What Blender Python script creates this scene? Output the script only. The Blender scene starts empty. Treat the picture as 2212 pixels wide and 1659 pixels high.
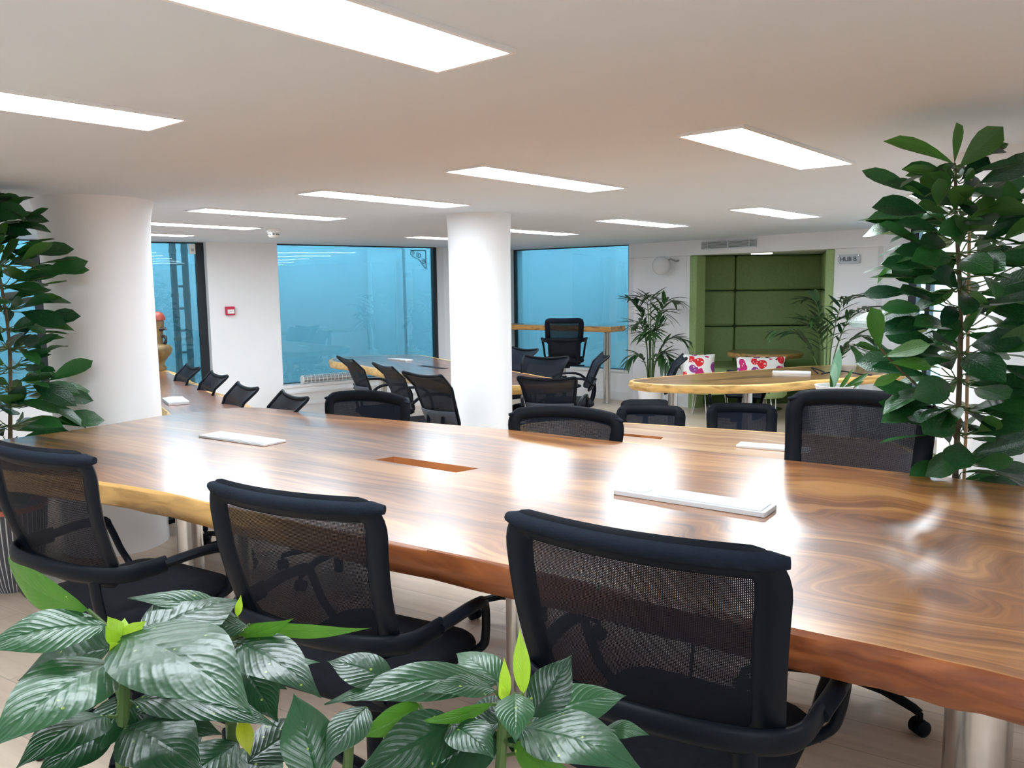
import bpy, math, random
from mathutils import Vector, Matrix
from mathutils.geometry import tessellate_polygon

SC = bpy.context.scene
COL = SC.collection
PI = math.pi

# ------------------------------------------------------------------ camera
cam_d = bpy.data.cameras.new('camera')
cam = bpy.data.objects.new('camera', cam_d)
COL.objects.link(cam)
cam_d.sensor_fit = 'HORIZONTAL'
cam_d.sensor_width = 36.0
cam_d.lens = 1744.65 / 2212 * 36.0
cam_d.clip_start = 0.02
cam_d.clip_end = 200
_r = Vector((0.99992511, -0.00146286, -0.0121502))
_u = Vector((0.01223795, 0.11952583, 0.99275566))
_b = -Vector((0.0, 0.99283001, -0.11953478))
cam.matrix_world = Matrix(((_r.x, _u.x, _b.x, 0), (_r.y, _u.y, _b.y, 0), (_r.z, _u.z, _b.z, 1.5), (0, 0, 0, 1)))
SC.camera = cam

# ------------------------------------------------------------------ sky, exposure
w = bpy.data.worlds.new('sky')
SC.world = w
w.use_nodes = True
bg = w.node_tree.nodes['Background']
bg.inputs['Color'].default_value = (0.80, 0.91, 1.0, 1)
bg.inputs['Strength'].default_value = 12.0
vs = SC.view_settings
vs.view_transform = 'Standard'
vs.look = 'None'
vs.gamma = 1.0
vs.exposure = 0.30
vs.use_curve_mapping = False
LIGHT_STRENGTH = 25.0
SC.cycles.use_denoising = True
SC.cycles.max_bounces = 8
SC.cycles.diffuse_bounces = 5
SC.cycles.glossy_bounces = 4
SC.cycles.transmission_bounces = 4
SC.cycles.transparent_max_bounces = 24
SC.cycles.sample_clamp_indirect = 6.0
SC.cycles.caustics_reflective = False
SC.cycles.caustics_refractive = False

# ------------------------------------------------------------------ mesh helpers
def V(*a):
    return Vector(a)

class MB:
    def __init__(s):
        s.v = []; s.f = []; s.m = []; s.uv = {}

    def add(s, vs_, fs, m=0):
        k = len(s.v)
        s.v += [tuple(p) for p in vs_]
        s.f += [tuple(i + k for i in f) for f in fs]
        s.m += [m] * len(fs)
        return s

    def box(s, c, size, rz=0.0, m=0, mat=None):
        hx, hy, hz = size[0] / 2, size[1] / 2, size[2] / 2
        pts = [V(x, y, z) for z in (-hz, hz) for x, y in ((-hx, -hy), (hx, -hy), (hx, hy), (-hx, hy))]
        R = mat if mat is not None else Matrix.Rotation(rz, 3, 'Z')
        c = Vector(c)
        s.add([R @ p + c for p in pts], [(3, 2, 1, 0), (4, 5, 6, 7), (0, 1, 5, 4), (1, 2, 6, 5), (2, 3, 7, 6), (3, 0, 4, 7)], m)
        return s

    def bar(s, a, b, wd, ht, up=(0, 0, 1), m=0):
        a = Vector(a); b = Vector(b); d = b - a
        y = d.normalized(); x = y.cross(Vector(up))
        if x.length < 1e-4: x = y.cross(V(1, 0, 0))
        x.normalize(); z = x.cross(y)
        R = Matrix((x, y, z)).transposed()
        return s.box((a + b) / 2, (wd, d.length, ht), mat=R, m=m)

    def tube(s, pts, r, n=8, closed=False, up=(0, 0, 1), m=0, cap=True):
        pts = [Vector(p) for p in pts]
        N = len(pts)
        rr = r if isinstance(r, list) else [r] * N
        rings = []
        for i, p in enumerate(pts):
            if closed: t = pts[(i + 1) % N] - pts[i - 1]
            else: t = pts[min(i + 1, N - 1)] - pts[max(i - 1, 0)]
            t.normalize()
            x = t.cross(Vector(up))
            if x.length < 1e-3: x = t.cross(V(0.3, 1, 0.1))
            x.normalize(); y = x.cross(t)
            q = rr[i]
            rx, ry = q if isinstance(q, tuple) else (q, q)
            rings.append([p + x * (rx * math.cos(2 * PI * k / n)) + y * (ry * math.sin(2 * PI * k / n)) for k in range(n)])
        vs_ = [q for ring in rings for q in ring]
        fs = []
        for i in range(N if closed else N - 1):
            j = (i + 1) % N
            for k in range(n):
                l = (k + 1) % n
                fs.append((i * n + k, j * n + k, j * n + l, i * n + l))
        if not closed and cap:
            fs.append(tuple(range(n))[::1]); fs.append(tuple((N - 1) * n + k for k in range(n))[::-1])
        return s.add(vs_, fs, m)

    def lathe(s, prof, n=24, c=(0, 0, 0), m=0, R=None, cap=True):
        c = Vector(c); vs_ = []; fs = []
        for r, z in prof:
            for k in range(n):
                p = V(r * math.cos(2 * PI * k / n), r * math.sin(2 * PI * k / n), z)
                vs_.append((R @ p if R else p) + c)
        for i in range(len(prof) - 1):
            for k in range(n):
                l = (k + 1) % n
                fs.append((i * n + k, i * n + l, (i + 1) * n + l, (i + 1) * n + k))
        if cap:
            fs.append(tuple(range(n))[::-1]); fs.append(tuple((len(prof) - 1) * n + k for k in range(n)))
        return s.add(vs_, fs, m)

    def prism(s, out, z0, z1, m=0):
        n = len(out)
        a = sum(out[i][0] * out[(i + 1) % n][1] - out[(i + 1) % n][0] * out[i][1] for i in range(n))
        if a < 0: out = out[::-1]
        vs_ = [(x, y, z0) for x, y in out] + [(x, y, z1) for x, y in out]
        fs = [tuple(range(n))[::-1], tuple(range(n, 2 * n))] + [(i, (i + 1) % n, n + (i + 1) % n, n + i) for i in range(n)]
        return s.add(vs_, fs, m)

    def loft(s, rings, m=0, cap=True):
        n = len(rings[0]); vs_ = [p for r in rings for p in r]; fs = []
        for i in range(len(rings) - 1):
            for k in range(n):
                l = (k + 1) % n
                fs.append((i * n + k, i * n + l, (i + 1) * n + l, (i + 1) * n + k))
        if cap:
            fs.append(tuple(range(n))[::-1]); fs.append(tuple((len(rings) - 1) * n + k for k in range(n)))
        return s.add(vs_, fs, m)

    def grid(s, fn, nu, nv, m=0):
        k0 = len(s.v)
        for j in range(nv + 1):
            for i in range(nu + 1): s.uv[k0 + j * (nu + 1) + i] = (i / nu, j / nv)
        vs_ = [fn(i / nu, j / nv) for j in range(nv + 1) for i in range(nu + 1)]
        W = nu + 1
        fs = [(j * W + i, j * W + i + 1, (j + 1) * W + i + 1, (j + 1) * W + i) for j in range(nv) for i in range(nu)]
        return s.add(vs_, fs, m)

    def mesh(s, name, mats, smooth=40):
        me = bpy.data.meshes.new(name)
        me.from_pydata(s.v, [], s.f)
        for mt in (mats if isinstance(mats, (list, tuple)) else [mats]):
            me.materials.append(mt)
        me.polygons.foreach_set('material_index', s.m)
        if s.uv:
            ul = me.uv_layers.new(name='UVMap')
            for lp_ in me.loops: ul.data[lp_.index].uv = s.uv.get(lp_.vertex_index, (0, 0))
        if smooth:
            me.polygons.foreach_set('use_smooth', [True] * len(s.f))
            if smooth < 180: me.set_sharp_from_angle(angle=math.radians(smooth))
        me.validate(); me.update()
        return me

    def obj(s, name, mats, parent=None, smooth=40, bevel=0.0, solid=0.0, world=False):
        o = bpy.data.objects.new(name, s.mesh(name, mats, smooth))
        COL.objects.link(o)
        if parent is not None:
            o.parent = parent
            if world:
                q = parent; off = V(0, 0, 0)
                while q is not None:
                    off += q.location; q = q.parent
                o.location = -off
        if solid:
            md = o.modifiers.new('solid', 'SOLIDIFY'); md.thickness = solid; md.offset = 0
        if bevel:
            md = o.modifiers.new('bevel', 'BEVEL'); md.width = bevel; md.segments = 2; md.limit_method = 'ANGLE'
            md.angle_limit = math.radians(50)
        return o

def tag(o, label=None, cat=None, group=None, kind=None):
    if label: o['label'] = label
    if cat: o['category'] = cat
    if group: o['group'] = group
    if kind: o['kind'] = kind
    return o

def thing(name, loc, label, cat, rz=0.0, group=None):
    o = bpy.data.objects.new(name, None)
    o.empty_display_size = 0.1
    COL.objects.link(o)
    o.location = loc; o.rotation_euler = (0, 0, rz)
    return tag(o, label, cat, group)

def struct(o, label=None):
    o['kind'] = 'structure'
    if label: o['label'] = label
    return o

def copy_tree(o, parent=None):
    c = o.copy()
    COL.objects.link(c)
    c.parent = parent
    for ch in o.children: copy_tree(ch, c)
    return c

def lerp(a, b, t): return a + (b - a) * t

def rrect(w_, h_, r, n=5, cx=0.0, cy=0.0):
    out = []
    for (sx, sy, a0) in ((1, 1, 0), (-1, 1, PI / 2), (-1, -1, PI), (1, -1, 1.5 * PI)):
        for k in range(n + 1):
            a = a0 + PI / 2 * k / n
            out.append((cx + sx * (w_ / 2 - r) + r * math.cos(a), cy + sy * (h_ / 2 - r) + r * math.sin(a)))
    return out

def smooth_closed(pts, sub=4):
    n = len(pts); out = []
    for i in range(n):
        p0, p1, p2, p3 = (Vector(pts[(i + k - 1) % n]) for k in range(4))
        for k in range(sub):
            t = k / sub
            out.append(tuple(0.5 * ((2 * p1) + (p2 - p0) * t + (2 * p0 - 5 * p1 + 4 * p2 - p3) * t * t + (3 * p1 - p0 - 3 * p2 + p3) * t ** 3)))
    return out

def smooth_open(pts, sub=4):
    n = len(pts); out = []
    P = [Vector(p) for p in pts]
    for i in range(n - 1):
        p0 = P[max(i - 1, 0)]; p1 = P[i]; p2 = P[i + 1]; p3 = P[min(i + 2, n - 1)]
        for k in range(sub):
            t = k / sub
            out.append(0.5 * ((2 * p1) + (p2 - p0) * t + (2 * p0 - 5 * p1 + 4 * p2 - p3) * t * t + (3 * p1 - p0 - 3 * p2 + p3) * t ** 3))
    out.append(P[-1])
    return out

# ------------------------------------------------------------------ materials
def mat(name):
    m = bpy.data.materials.new(name); m.use_nodes = True
    nt = m.node_tree
    return m, nt, nt.nodes['Principled BSDF']

def plain(name, col, rough=0.5, metal=0.0, spec=0.5, noise=0.06, scale=6.0, coat=0.0, bump=0.0, bscale=60.0):
    m, nt, b = mat(name)
    tc = nt.nodes.new('ShaderNodeTexCoord')
    nz = nt.nodes.new('ShaderNodeTexNoise'); nz.inputs['Scale'].default_value = scale; nz.inputs['Detail'].default_value = 3
    nt.links.new(tc.outputs['Object'], nz.inputs['Vector'])
    rp = nt.nodes.new('ShaderNodeValToRGB')
    rp.color_ramp.elements[0].position = 0.3; rp.color_ramp.elements[1].position = 0.7
    rp.color_ramp.elements[0].color = tuple(c * (1 - noise) for c in col) + (1,)
    rp.color_ramp.elements[1].color = tuple(min(1, c * (1 + noise)) for c in col) + (1,)
    nt.links.new(nz.outputs['Fac'], rp.inputs['Fac'])
    nt.links.new(rp.outputs['Color'], b.inputs['Base Color'])
    b.inputs['Roughness'].default_value = rough
    b.inputs['Metallic'].default_value = metal
    b.inputs['Specular IOR Level'].default_value = spec
    b.inputs['Coat Weight'].default_value = coat
    if bump:
        n2 = nt.nodes.new('ShaderNodeTexNoise'); n2.inputs['Scale'].default_value = bscale; n2.inputs['Detail'].default_value = 2
        nt.links.new(tc.outputs['Object'], n2.inputs['Vector'])
        bp = nt.nodes.new('ShaderNodeBump'); bp.inputs['Strength'].default_value = bump; bp.inputs['Distance'].default_value = 0.01
        nt.links.new(n2.outputs['Fac'], bp.inputs['Height']); nt.links.new(bp.outputs['Normal'], b.inputs['Normal'])
    return m

def emit(name, col, st):
    m, nt, b = mat(name)
    b.inputs['Base Color'].default_value = (0.9, 0.9, 0.9, 1)
    b.inputs['Emission Color'].default_value = col + (1,)
    b.inputs['Emission Strength'].default_value = st
    return m

def ramp(nt, stops):
    rp = nt.nodes.new('ShaderNodeValToRGB'); e = rp.color_ramp.elements
    while len(e) > len(stops): e.remove(e[-1])
    while len(e) < len(stops): e.new(1.0)
    for q, (p, c) in zip(e, stops): q.position = p; q.color = tuple(c) + (1,)
    return rp

def wood_top(name, rz, stops, scale=(0.55, 3.2, 1.0), swirl=0.55, rough=0.3, centre=None):
    m, nt, b = mat(name); L = nt.links.new; N = nt.nodes.new
    tc = N('ShaderNodeTexCoord')
    rot = N('ShaderNodeMapping'); rot.inputs['Rotation'].default_value = (0, 0, -rz)
    L(tc.outputs['Object'], rot.inputs['Vector'])
    n1 = N('ShaderNodeTexNoise'); n1.inputs['Scale'].default_value = 1.1; n1.inputs['Detail'].default_value = 2.5; n1.inputs['Distortion'].default_value = 0.6
    L(rot.outputs['Vector'], n1.inputs['Vector'])
    sub = N('ShaderNodeVectorMath'); sub.operation = 'SUBTRACT'; sub.inputs[1].default_value = (0.5, 0.5, 0.5)
    L(n1.outputs['Color'], sub.inputs[0])
    sc = N('ShaderNodeVectorMath'); sc.operation = 'SCALE'; sc.inputs['Scale'].default_value = swirl
    L(sub.outputs[0], sc.inputs[0])
    if centre is not None:          # the crotch figure: the grain swirls most around this spot
        ds = N('ShaderNodeVectorMath'); ds.operation = 'DISTANCE'; ds.inputs[1].default_value = centre
        L(tc.outputs['Object'], ds.inputs[0])
        mr = N('ShaderNodeMapRange'); mr.inputs['From Min'].default_value = 0.15; mr.inputs['From Max'].default_value = 1.3
        mr.inputs['To Min'].default_value = swirl * 2.6; mr.inputs['To Max'].default_value = swirl * 0.35
        L(ds.outputs['Value'], mr.inputs['Value']); L(mr.outputs['Result'], sc.inputs['Scale'])
    ad = N('ShaderNodeVectorMath'); L(rot.outputs['Vector'], ad.inputs[0]); L(sc.outputs[0], ad.inputs[1])
    def layer(sc_, scale_, det, dist, rough_=0.55):
        mp = N('ShaderNodeMapping'); mp.inputs['Scale'].default_value = sc_
        L(ad.outputs[0], mp.inputs['Vector'])
        nz = N('ShaderNodeTexNoise'); nz.inputs['Scale'].default_value = scale_; nz.inputs['Detail'].default_value = det
        nz.inputs['Distortion'].default_value = dist; nz.inputs['Roughness'].default_value = rough_
        L(mp.outputs['Vector'], nz.inputs['Vector'])
        return nz
    broad = layer((scale[0] * 0.9, scale[1] * 1.5, 1.0), 1.5, 3, 0.9)
    fibre = layer((scale[0] * 2.0, scale[1] * 7.0, 3.0), 2.0, 6, 0.3, 0.62)
    sm = N('ShaderNodeMath'); sm.operation = 'MULTIPLY_ADD'; sm.inputs[1].default_value = 0.62; L(broad.outputs['Fac'], sm.inputs[0])
    mx = N('ShaderNodeMath'); mx.operation = 'MULTIPLY_ADD'; mx.inputs[1].default_value = 0.38; L(fibre.outputs['Fac'], mx.inputs[0]); L(sm.outputs[0], mx.inputs[2])
    sm.inputs[2].default_value = 0.0
    rp = ramp(nt, stops); L(mx.outputs[0], rp.inputs['Fac'])
    L(rp.outputs['Color'], b.inputs['Base Color'])
    b.inputs['Roughness'].default_value = rough
    b.inputs['Specular IOR Level'].default_value = 0.55
    b.inputs['Coat Weight'].default_value = 1.0
    b.inputs['Coat Roughness'].default_value = 0.21
    b.inputs['Coat IOR'].default_value = 1.7
    bp = N('ShaderNodeBump'); bp.inputs['Strength'].default_value = 0.10; bp.inputs['Distance'].default_value = 0.004
    L(n1.outputs['Fac'], bp.inputs['Height']); L(bp.outputs['Normal'], b.inputs['Coat Normal'])
    return m

def wood_edge(name, rz, a, c, axis_split=None, b2=None, c2=None):
    """bark-side edge of a slab: grain runs along the slab; sapwood may turn to heartwood along its length"""
    m, nt, b = mat(name); L = nt.links.new; N = nt.nodes.new
    tc = N('ShaderNodeTexCoord')
    mp = N('ShaderNodeMapping'); mp.inputs['Rotation'].default_value = (0, 0, -rz)
    L(tc.outputs['Object'], mp.inputs['Vector'])
    m2 = N('ShaderNodeMapping'); m2.inputs['Scale'].default_value = (2.5, 6, 14)
    L(mp.outputs['Vector'], m2.inputs['Vector'])
    n = N('ShaderNodeTexNoise'); n.inputs['Scale'].default_value = 1.6; n.inputs['Detail'].default_value = 5; n.inputs['Distortion'].default_value = 1.2
    L(m2.outputs['Vector'], n.inputs['Vector'])
    r1 = ramp(nt, [(0.28, a), (0.5, c), (0.78, tuple(min(1, q * 1.25) for q in c))]); L(n.outputs['Fac'], r1.inputs['Fac'])
    if axis_split:
        r2 = ramp(nt, [(0.3, b2), (0.7, c2)]); L(n.outputs['Fac'], r2.inputs['Fac'])
        sp = N('ShaderNodeSeparateXYZ'); L(mp.outputs['Vector'], sp.inputs[0])
        mr = N('ShaderNodeMapRange'); mr.inputs['From Min'].default_value = axis_split[0]; mr.inputs['From Max'].default_value = axis_split[1]
        L(sp.outputs['X'], mr.inputs['Value'])
        mx = N('ShaderNodeMix'); mx.data_type = 'RGBA'
        L(mr.outputs['Result'], mx.inputs['Factor']); L(r1.outputs['Color'], mx.inputs['A']); L(r2.outputs['Color'], mx.inputs['B'])
        L(mx.outputs['Result'], b.inputs['Base Color'])
    else:
        L(r1.outputs['Color'], b.inputs['Base Color'])
    b.inputs['Roughness'].default_value = 0.35
    return m

def mesh_cloth(name, col, see=0.2, pitch=0.0032):
    """woven chair mesh: threads with open holes between them"""
    m, nt, b = mat(name); L = nt.links.new; N = nt.nodes.new
    b.inputs['Base Color'].default_value = col + (1,)
    b.inputs['Roughness'].default_value = 0.8
    b.inputs['Specular IOR Level'].default_value = 0.15
    tc = N('ShaderNodeTexCoord')
    sp = N('ShaderNodeSeparateXYZ'); L(tc.outputs['Object'], sp.inputs[0])
    holes = []
    for ax in ('X', 'Z'):
        mu = N('ShaderNodeMath'); mu.operation = 'MULTIPLY'; mu.inputs[1].default_value = 1.0 / pitch; L(sp.outputs[ax], mu.inputs[0])
        fr = N('ShaderNodeMath'); fr.operation = 'FRACT'; L(mu.outputs[0], fr.inputs[0])
        gt = N('ShaderNodeMath'); gt.operation = 'LESS_THAN'; gt.inputs[1].default_value = math.sqrt(see); L(fr.outputs[0], gt.inputs[0])
        holes.append(gt)
    mu = N('ShaderNodeMath'); mu.operation = 'MULTIPLY'; L(holes[0].outputs[0], mu.inputs[0]); L(holes[1].outputs[0], mu.inputs[1])
    tr = N('ShaderNodeBsdfTransparent'); mx = N('ShaderNodeMixShader')
    L(mu.outputs[0], mx.inputs['Fac']); L(b.outputs[0], mx.inputs[1]); L(tr.outputs[0], mx.inputs[2])
    L(mx.outputs[0], nt.nodes['Material Output'].inputs['Surface'])
    return m

def tinted_glass(name, tint, ior=1.55, haze=(0.10, 0.42, 0.55), haze_amt=0.0):
    m, nt, b = mat(name); L = nt.links.new; N = nt.nodes.new
    nt.nodes.remove(b)
    tr = N('ShaderNodeBsdfTransparent'); tr.inputs['Color'].default_value = tint + (1,)
    gl = N('ShaderNodeBsdfGlossy'); gl.inputs['Roughness'].default_value = 0.0; gl.inputs['Color'].default_value = (0.9, 1, 1, 1)
    nz = N('ShaderNodeTexNoise'); nz.inputs['Scale'].default_value = 1.2
    tc = N('ShaderNodeTexCoord'); L(tc.outputs['Object'], nz.inputs['Vector'])
    bp = N('ShaderNodeBump'); bp.inputs['Strength'].default_value = 0.05; bp.inputs['Distance'].default_value = 0.05
    L(nz.outputs['Fac'], bp.inputs['Height']); L(bp.outputs['Normal'], gl.inputs['Normal'])
    fr = N('ShaderNodeFresnel'); fr.inputs['IOR'].default_value = ior
    mx = N('ShaderNodeMixShader'); L(fr.outputs[0], mx.inputs['Fac']); L(tr.outputs[0], mx.inputs[1]); L(gl.outputs[0], mx.inputs[2])
    out = mx
    if haze_amt:                     # the film on the pane scatters a little light of its own colour
        tl = N('ShaderNodeBsdfTranslucent'); tl.inputs['Color'].default_value = haze + (1,)
        m2 = N('ShaderNodeMixShader'); m2.inputs['Fac'].default_value = haze_amt
        L(mx.outputs[0], m2.inputs[1]); L(tl.outputs[0], m2.inputs[2]); out = m2
    L(out.outputs[0], nt.nodes['Material Output'].inputs['Surface'])
    return m

def leaf_mat(name, dark, light, rough=0.3, spots=None, under=None, spec=0.5, bump=0.1):
    m, nt, b = mat(name); L = nt.links.new; N = nt.nodes.new
    tc = N('ShaderNodeTexCoord')
    oi = N('ShaderNodeObjectInfo')
    nz = N('ShaderNodeTexNoise'); nz.inputs['Scale'].default_value = 30; nz.inputs['Detail'].default_value = 3
    L(tc.outputs['Object'], nz.inputs['Vector'])
    ad = N('ShaderNodeMath'); ad.operation = 'MULTIPLY_ADD'; ad.inputs[1].default_value = 0.7
    L(oi.outputs['Random'], ad.inputs[0])
    sm = N('ShaderNodeMath'); sm.operation = 'MULTIPLY_ADD'; sm.inputs[1].default_value = 0.6; sm.inputs[2].default_value = -0.15
    L(nz.outputs['Fac'], sm.inputs[0]); L(sm.outputs[0], ad.inputs[2])
    rp = ramp(nt, [(0.15, dark), (0.85, light)]); L(ad.outputs[0], rp.inputs['Fac'])
    src = rp.outputs['Color']
    if under:
        ge = N('ShaderNodeNewGeometry'); mx = N('ShaderNodeMix'); mx.data_type = 'RGBA'
        L(ge.outputs['Backfacing'], mx.inputs['Factor']); L(src, mx.inputs['A']); mx.inputs['B'].default_value = under + (1,)
        src = mx.outputs['Result']
    if spots:
        vo = N('ShaderNodeTexVoronoi'); vo.inputs['Scale'].default_value = 120; L(tc.outputs['Object'], vo.inputs['Vector'])
        lt = N('ShaderNodeMath'); lt.operation = 'LESS_THAN'; lt.inputs[1].default_value = 0.19; L(vo.outputs['Distance'], lt.inputs[0])
        sx = N('ShaderNodeSeparateColor'); L(vo.outputs['Color'], sx.inputs[0])
        gt = N('ShaderNodeMath'); gt.operation = 'GREATER_THAN'; gt.inputs[1].default_value = 0.91; L(sx.outputs[0], gt.inputs[0])
        mu = N('ShaderNodeMath'); mu.operation = 'MULTIPLY'; L(lt.outputs[0], mu.inputs[0]); L(gt.outputs[0], mu.inputs[1])
        mx = N('ShaderNodeMix'); mx.data_type = 'RGBA'; L(mu.outputs[0], mx.inputs['Factor']); L(src, mx.inputs['A']); mx.inputs['B'].default_value = spots + (1,)
        src = mx.outputs['Result']
    L(src, b.inputs['Base Color'])
    b.inputs['Roughness'].default_value = rough
    b.inputs['Specular IOR Level'].default_value = spec
    # midrib and side veins pressed into the blade
    def mth(op, a, b_=None, c_=None):
        q = N('ShaderNodeMath'); q.operation = op
        for k, v_ in enumerate((a, b_, c_)):
            if v_ is None: continue
            if isinstance(v_, (int, float)): q.inputs[k].default_value = v_
            else: L(v_, q.inputs[k])
        return q.outputs[0]
    suv = N('ShaderNodeSeparateXYZ'); L(tc.outputs['UV'], suv.inputs[0])
    au = mth('ABSOLUTE', mth('SUBTRACT', suv.outputs['X'], 0.5))
    ph = mth('MULTIPLY', mth('SUBTRACT', suv.outputs['Y'], mth('MULTIPLY', au, 0.7)), 36.0)
    side = mth('MULTIPLY', mth('POWER', mth('ABSOLUTE', mth('SINE', ph)), 5.0), 0.32)
    rib = mth('SMOOTH_MIN', mth('MULTIPLY', au, 22.0), 1.0, 0.2)
    hgt = mth('ADD', side, mth('MULTIPLY', rib, 0.8))
    n2 = N('ShaderNodeTexNoise'); n2.inputs['Scale'].default_value = 55; n2.inputs['Detail'].default_value = 2
    L(tc.outputs['Object'], n2.inputs['Vector'])
    hgt = mth('MULTIPLY_ADD', n2.outputs['Fac'], 1.5, hgt)
    bp = N('ShaderNodeBump'); bp.inputs['Strength'].default_value = min(1.0, bump * 4); bp.inputs['Distance'].default_value = 0.0016
    L(hgt, bp.inputs['Height']); L(bp.outputs['Normal'], b.inputs['Normal'])
    tl = N('ShaderNodeBsdfTranslucent'); L(src, tl.inputs['Color'])
    ms = N('ShaderNodeMixShader'); ms.inputs['Fac'].default_value = 0.22
    L(b.outputs[0], ms.inputs[1]); L(tl.outputs[0], ms.inputs[2]); L(ms.outputs[0], nt.nodes['Material Output'].inputs['Surface'])
    return m

def floral(name):
    m, nt, b = mat(name); L = nt.links.new; N = nt.nodes.new
    tc = N('ShaderNodeTexCoord')
    dn = N('ShaderNodeTexNoise'); dn.inputs['Scale'].default_value = 9; L(tc.outputs['Object'], dn.inputs['Vector'])
    mx0 = N('ShaderNodeMix'); mx0.data_type = 'VECTOR'; mx0.inputs['Factor'].default_value = 0.06
    L(tc.outputs['Object'], mx0.inputs['A']); L(dn.outputs['Color'], mx0.inputs['B'])
    vo = N('ShaderNodeTexVoronoi'); vo.inputs['Scale'].default_value = 10.5; L(mx0.outputs['Result'], vo.inputs['Vector'])
    sx = N('ShaderNodeSeparateColor'); L(vo.outputs['Color'], sx.inputs[0])
    hue = ramp(nt, [(0.0, (0.55, 0.02, 0.16)), (0.3, (0.70, 0.02, 0.03)), (0.5, (0.75, 0.30, 0.02)), (0.65, (0.30, 0.05, 0.28)), (0.85, (0.03, 0.02, 0.04)), (1.0, (0.75, 0.10, 0.25))])
    hue.color_ramp.interpolation = 'CONSTANT'; L(sx.outputs[0], hue.inputs['Fac'])
    lt = N('ShaderNodeMath'); lt.operation = 'LESS_THAN'; lt.inputs[1].default_value = 0.52; L(vo.outputs['Distance'], lt.inputs[0])
    mx = N('ShaderNodeMix'); mx.data_type = 'RGBA'; mx.inputs['A'].default_value = (0.85, 0.84, 0.82, 1)
    L(lt.outputs[0], mx.inputs['Factor']); L(hue.outputs['Color'], mx.inputs['B'])
    v2 = N('ShaderNodeTexVoronoi'); v2.inputs['Scale'].default_value = 34; L(mx0.outputs['Result'], v2.inputs['Vector'])
    l2 = N('ShaderNodeMath'); l2.operation = 'LESS_THAN'; l2.inputs[1].default_value = 0.22; L(v2.outputs['Distance'], l2.inputs[0])
    m3 = N('ShaderNodeMix'); m3.data_type = 'RGBA'; m3.inputs['B'].default_value = (0.9, 0.75, 0.7, 1)
    L(l2.outputs[0], m3.inputs['Factor']); L(mx.outputs['Result'], m3.inputs['A'])
    L(m3.outputs['Result'], b.inputs['Base Color']); b.inputs['Roughness'].default_value = 0.8
    return m

def floor_mat():
    m, nt, b = mat('oak_laminate'); L = nt.links.new; N = nt.nodes.new
    tc = N('ShaderNodeTexCoord'); mp = N('ShaderNodeMapping'); mp.inputs['Rotation'].default_value = (0, 0, 0.55)
    L(tc.outputs['Object'], mp.inputs['Vector'])
    br = N('ShaderNodeTexBrick'); br.inputs['Scale'].default_value = 1.0; br.inputs['Brick Width'].default_value = 1.3; br.inputs['Row Height'].default_value = 0.19
    br.inputs['Mortar Size'].default_value = 0.0015; br.inputs['Color1'].default_value = (0.80, 0.665, 0.54, 1); br.inputs['Color2'].default_value = (0.71, 0.57, 0.45, 1); br.inputs['Mortar'].default_value = (0.45, 0.36, 0.29, 1)
    L(mp.outputs['Vector'], br.inputs['Vector'])
    m2 = N('ShaderNodeMapping'); m2.inputs['Scale'].default_value = (1.5, 18, 1); L(mp.outputs['Vector'], m2.inputs['Vector'])
    n = N('ShaderNodeTexNoise'); n.inputs['Scale'].default_value = 1.5; n.inputs['Detail'].default_value = 5; L(m2.outputs['Vector'], n.inputs['Vector'])
    rp = ramp(nt, [(0.3, (0.88, 0.87, 0.86)), (0.7, (1.06, 1.05, 1.04))]); L(n.outputs['Fac'], rp.inputs['Fac'])
    mx = N('ShaderNodeMix'); mx.data_type = 'RGBA'; mx.blend_type = 'MULTIPLY'; mx.inputs['Factor'].default_value = 1
    L(br.outputs['Color'], mx.inputs['A']); L(rp.outputs['Color'], mx.inputs['B']); L(mx.outputs['Result'], b.inputs['Base Color'])
    b.inputs['Roughness'].default_value = 0.38
    return m

M = {}
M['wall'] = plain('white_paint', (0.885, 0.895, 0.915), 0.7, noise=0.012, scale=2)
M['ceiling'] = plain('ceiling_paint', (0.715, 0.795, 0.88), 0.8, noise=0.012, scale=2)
M['trim'] = plain('white_gloss_trim', (0.86, 0.87, 0.89), 0.4, noise=0.01)
M['floor'] = floor_mat()
M['frame'] = plain('black_window_frame', (0.008, 0.014, 0.020), 0.3, noise=0.1)
M['glass'] = tinted_glass('blue_glass', (0.215, 0.365, 0.415), haze=(0.24, 0.40, 0.45), haze_amt=0.14)
M['clear_glass'] = tinted_glass('clear_glass', (0.74, 0.88, 0.93))
M['ext'] = plain('yard_wall', (0.74, 0.78, 0.80), 0.85, noise=0.05, scale=1.0)
M['ext2'] = plain('yard_pilaster', (0.86, 0.88, 0.88), 0.85, noise=0.05, scale=1.0)
M['ground'] = plain('yard_paving', (0.35, 0.37, 0.37), 0.9, noise=0.15)
M['pipe'] = plain('brown_iron', (0.05, 0.035, 0.035), 0.5, noise=0.2)
M['panel'] = emit('light_panel', (0.84, 0.93, 1.0), LIGHT_STRENGTH)
M['lamp'] = emit('booth_lamp', (1.0, 0.98, 0.95), 4.0)
M['white_plastic'] = plain('white_plastic', (0.85, 0.85, 0.85), 0.35, noise=0.01)
M['module'] = plain('satin_white_plastic', (0.62, 0.65, 0.68), 0.4, noise=0.01)
M['grey_plastic'] = plain('grey_plastic', (0.35, 0.36, 0.37), 0.4, noise=0.03)
M['black_plastic'] = plain('black_plastic', (0.004, 0.006, 0.010), 0.45, noise=0.1, spec=0.12)
M['black_fabric'] = plain('black_fabric', (0.007, 0.008, 0.012), 0.9, spec=0.2, noise=0.2, scale=40, bump=0.2, bscale=300)
M['rail_fabric'] = plain('dark_navy_fabric', (0.007, 0.011, 0.020), 0.8, spec=0.15, noise=0.15, scale=40, bump=0.2, bscale=300)
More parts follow.
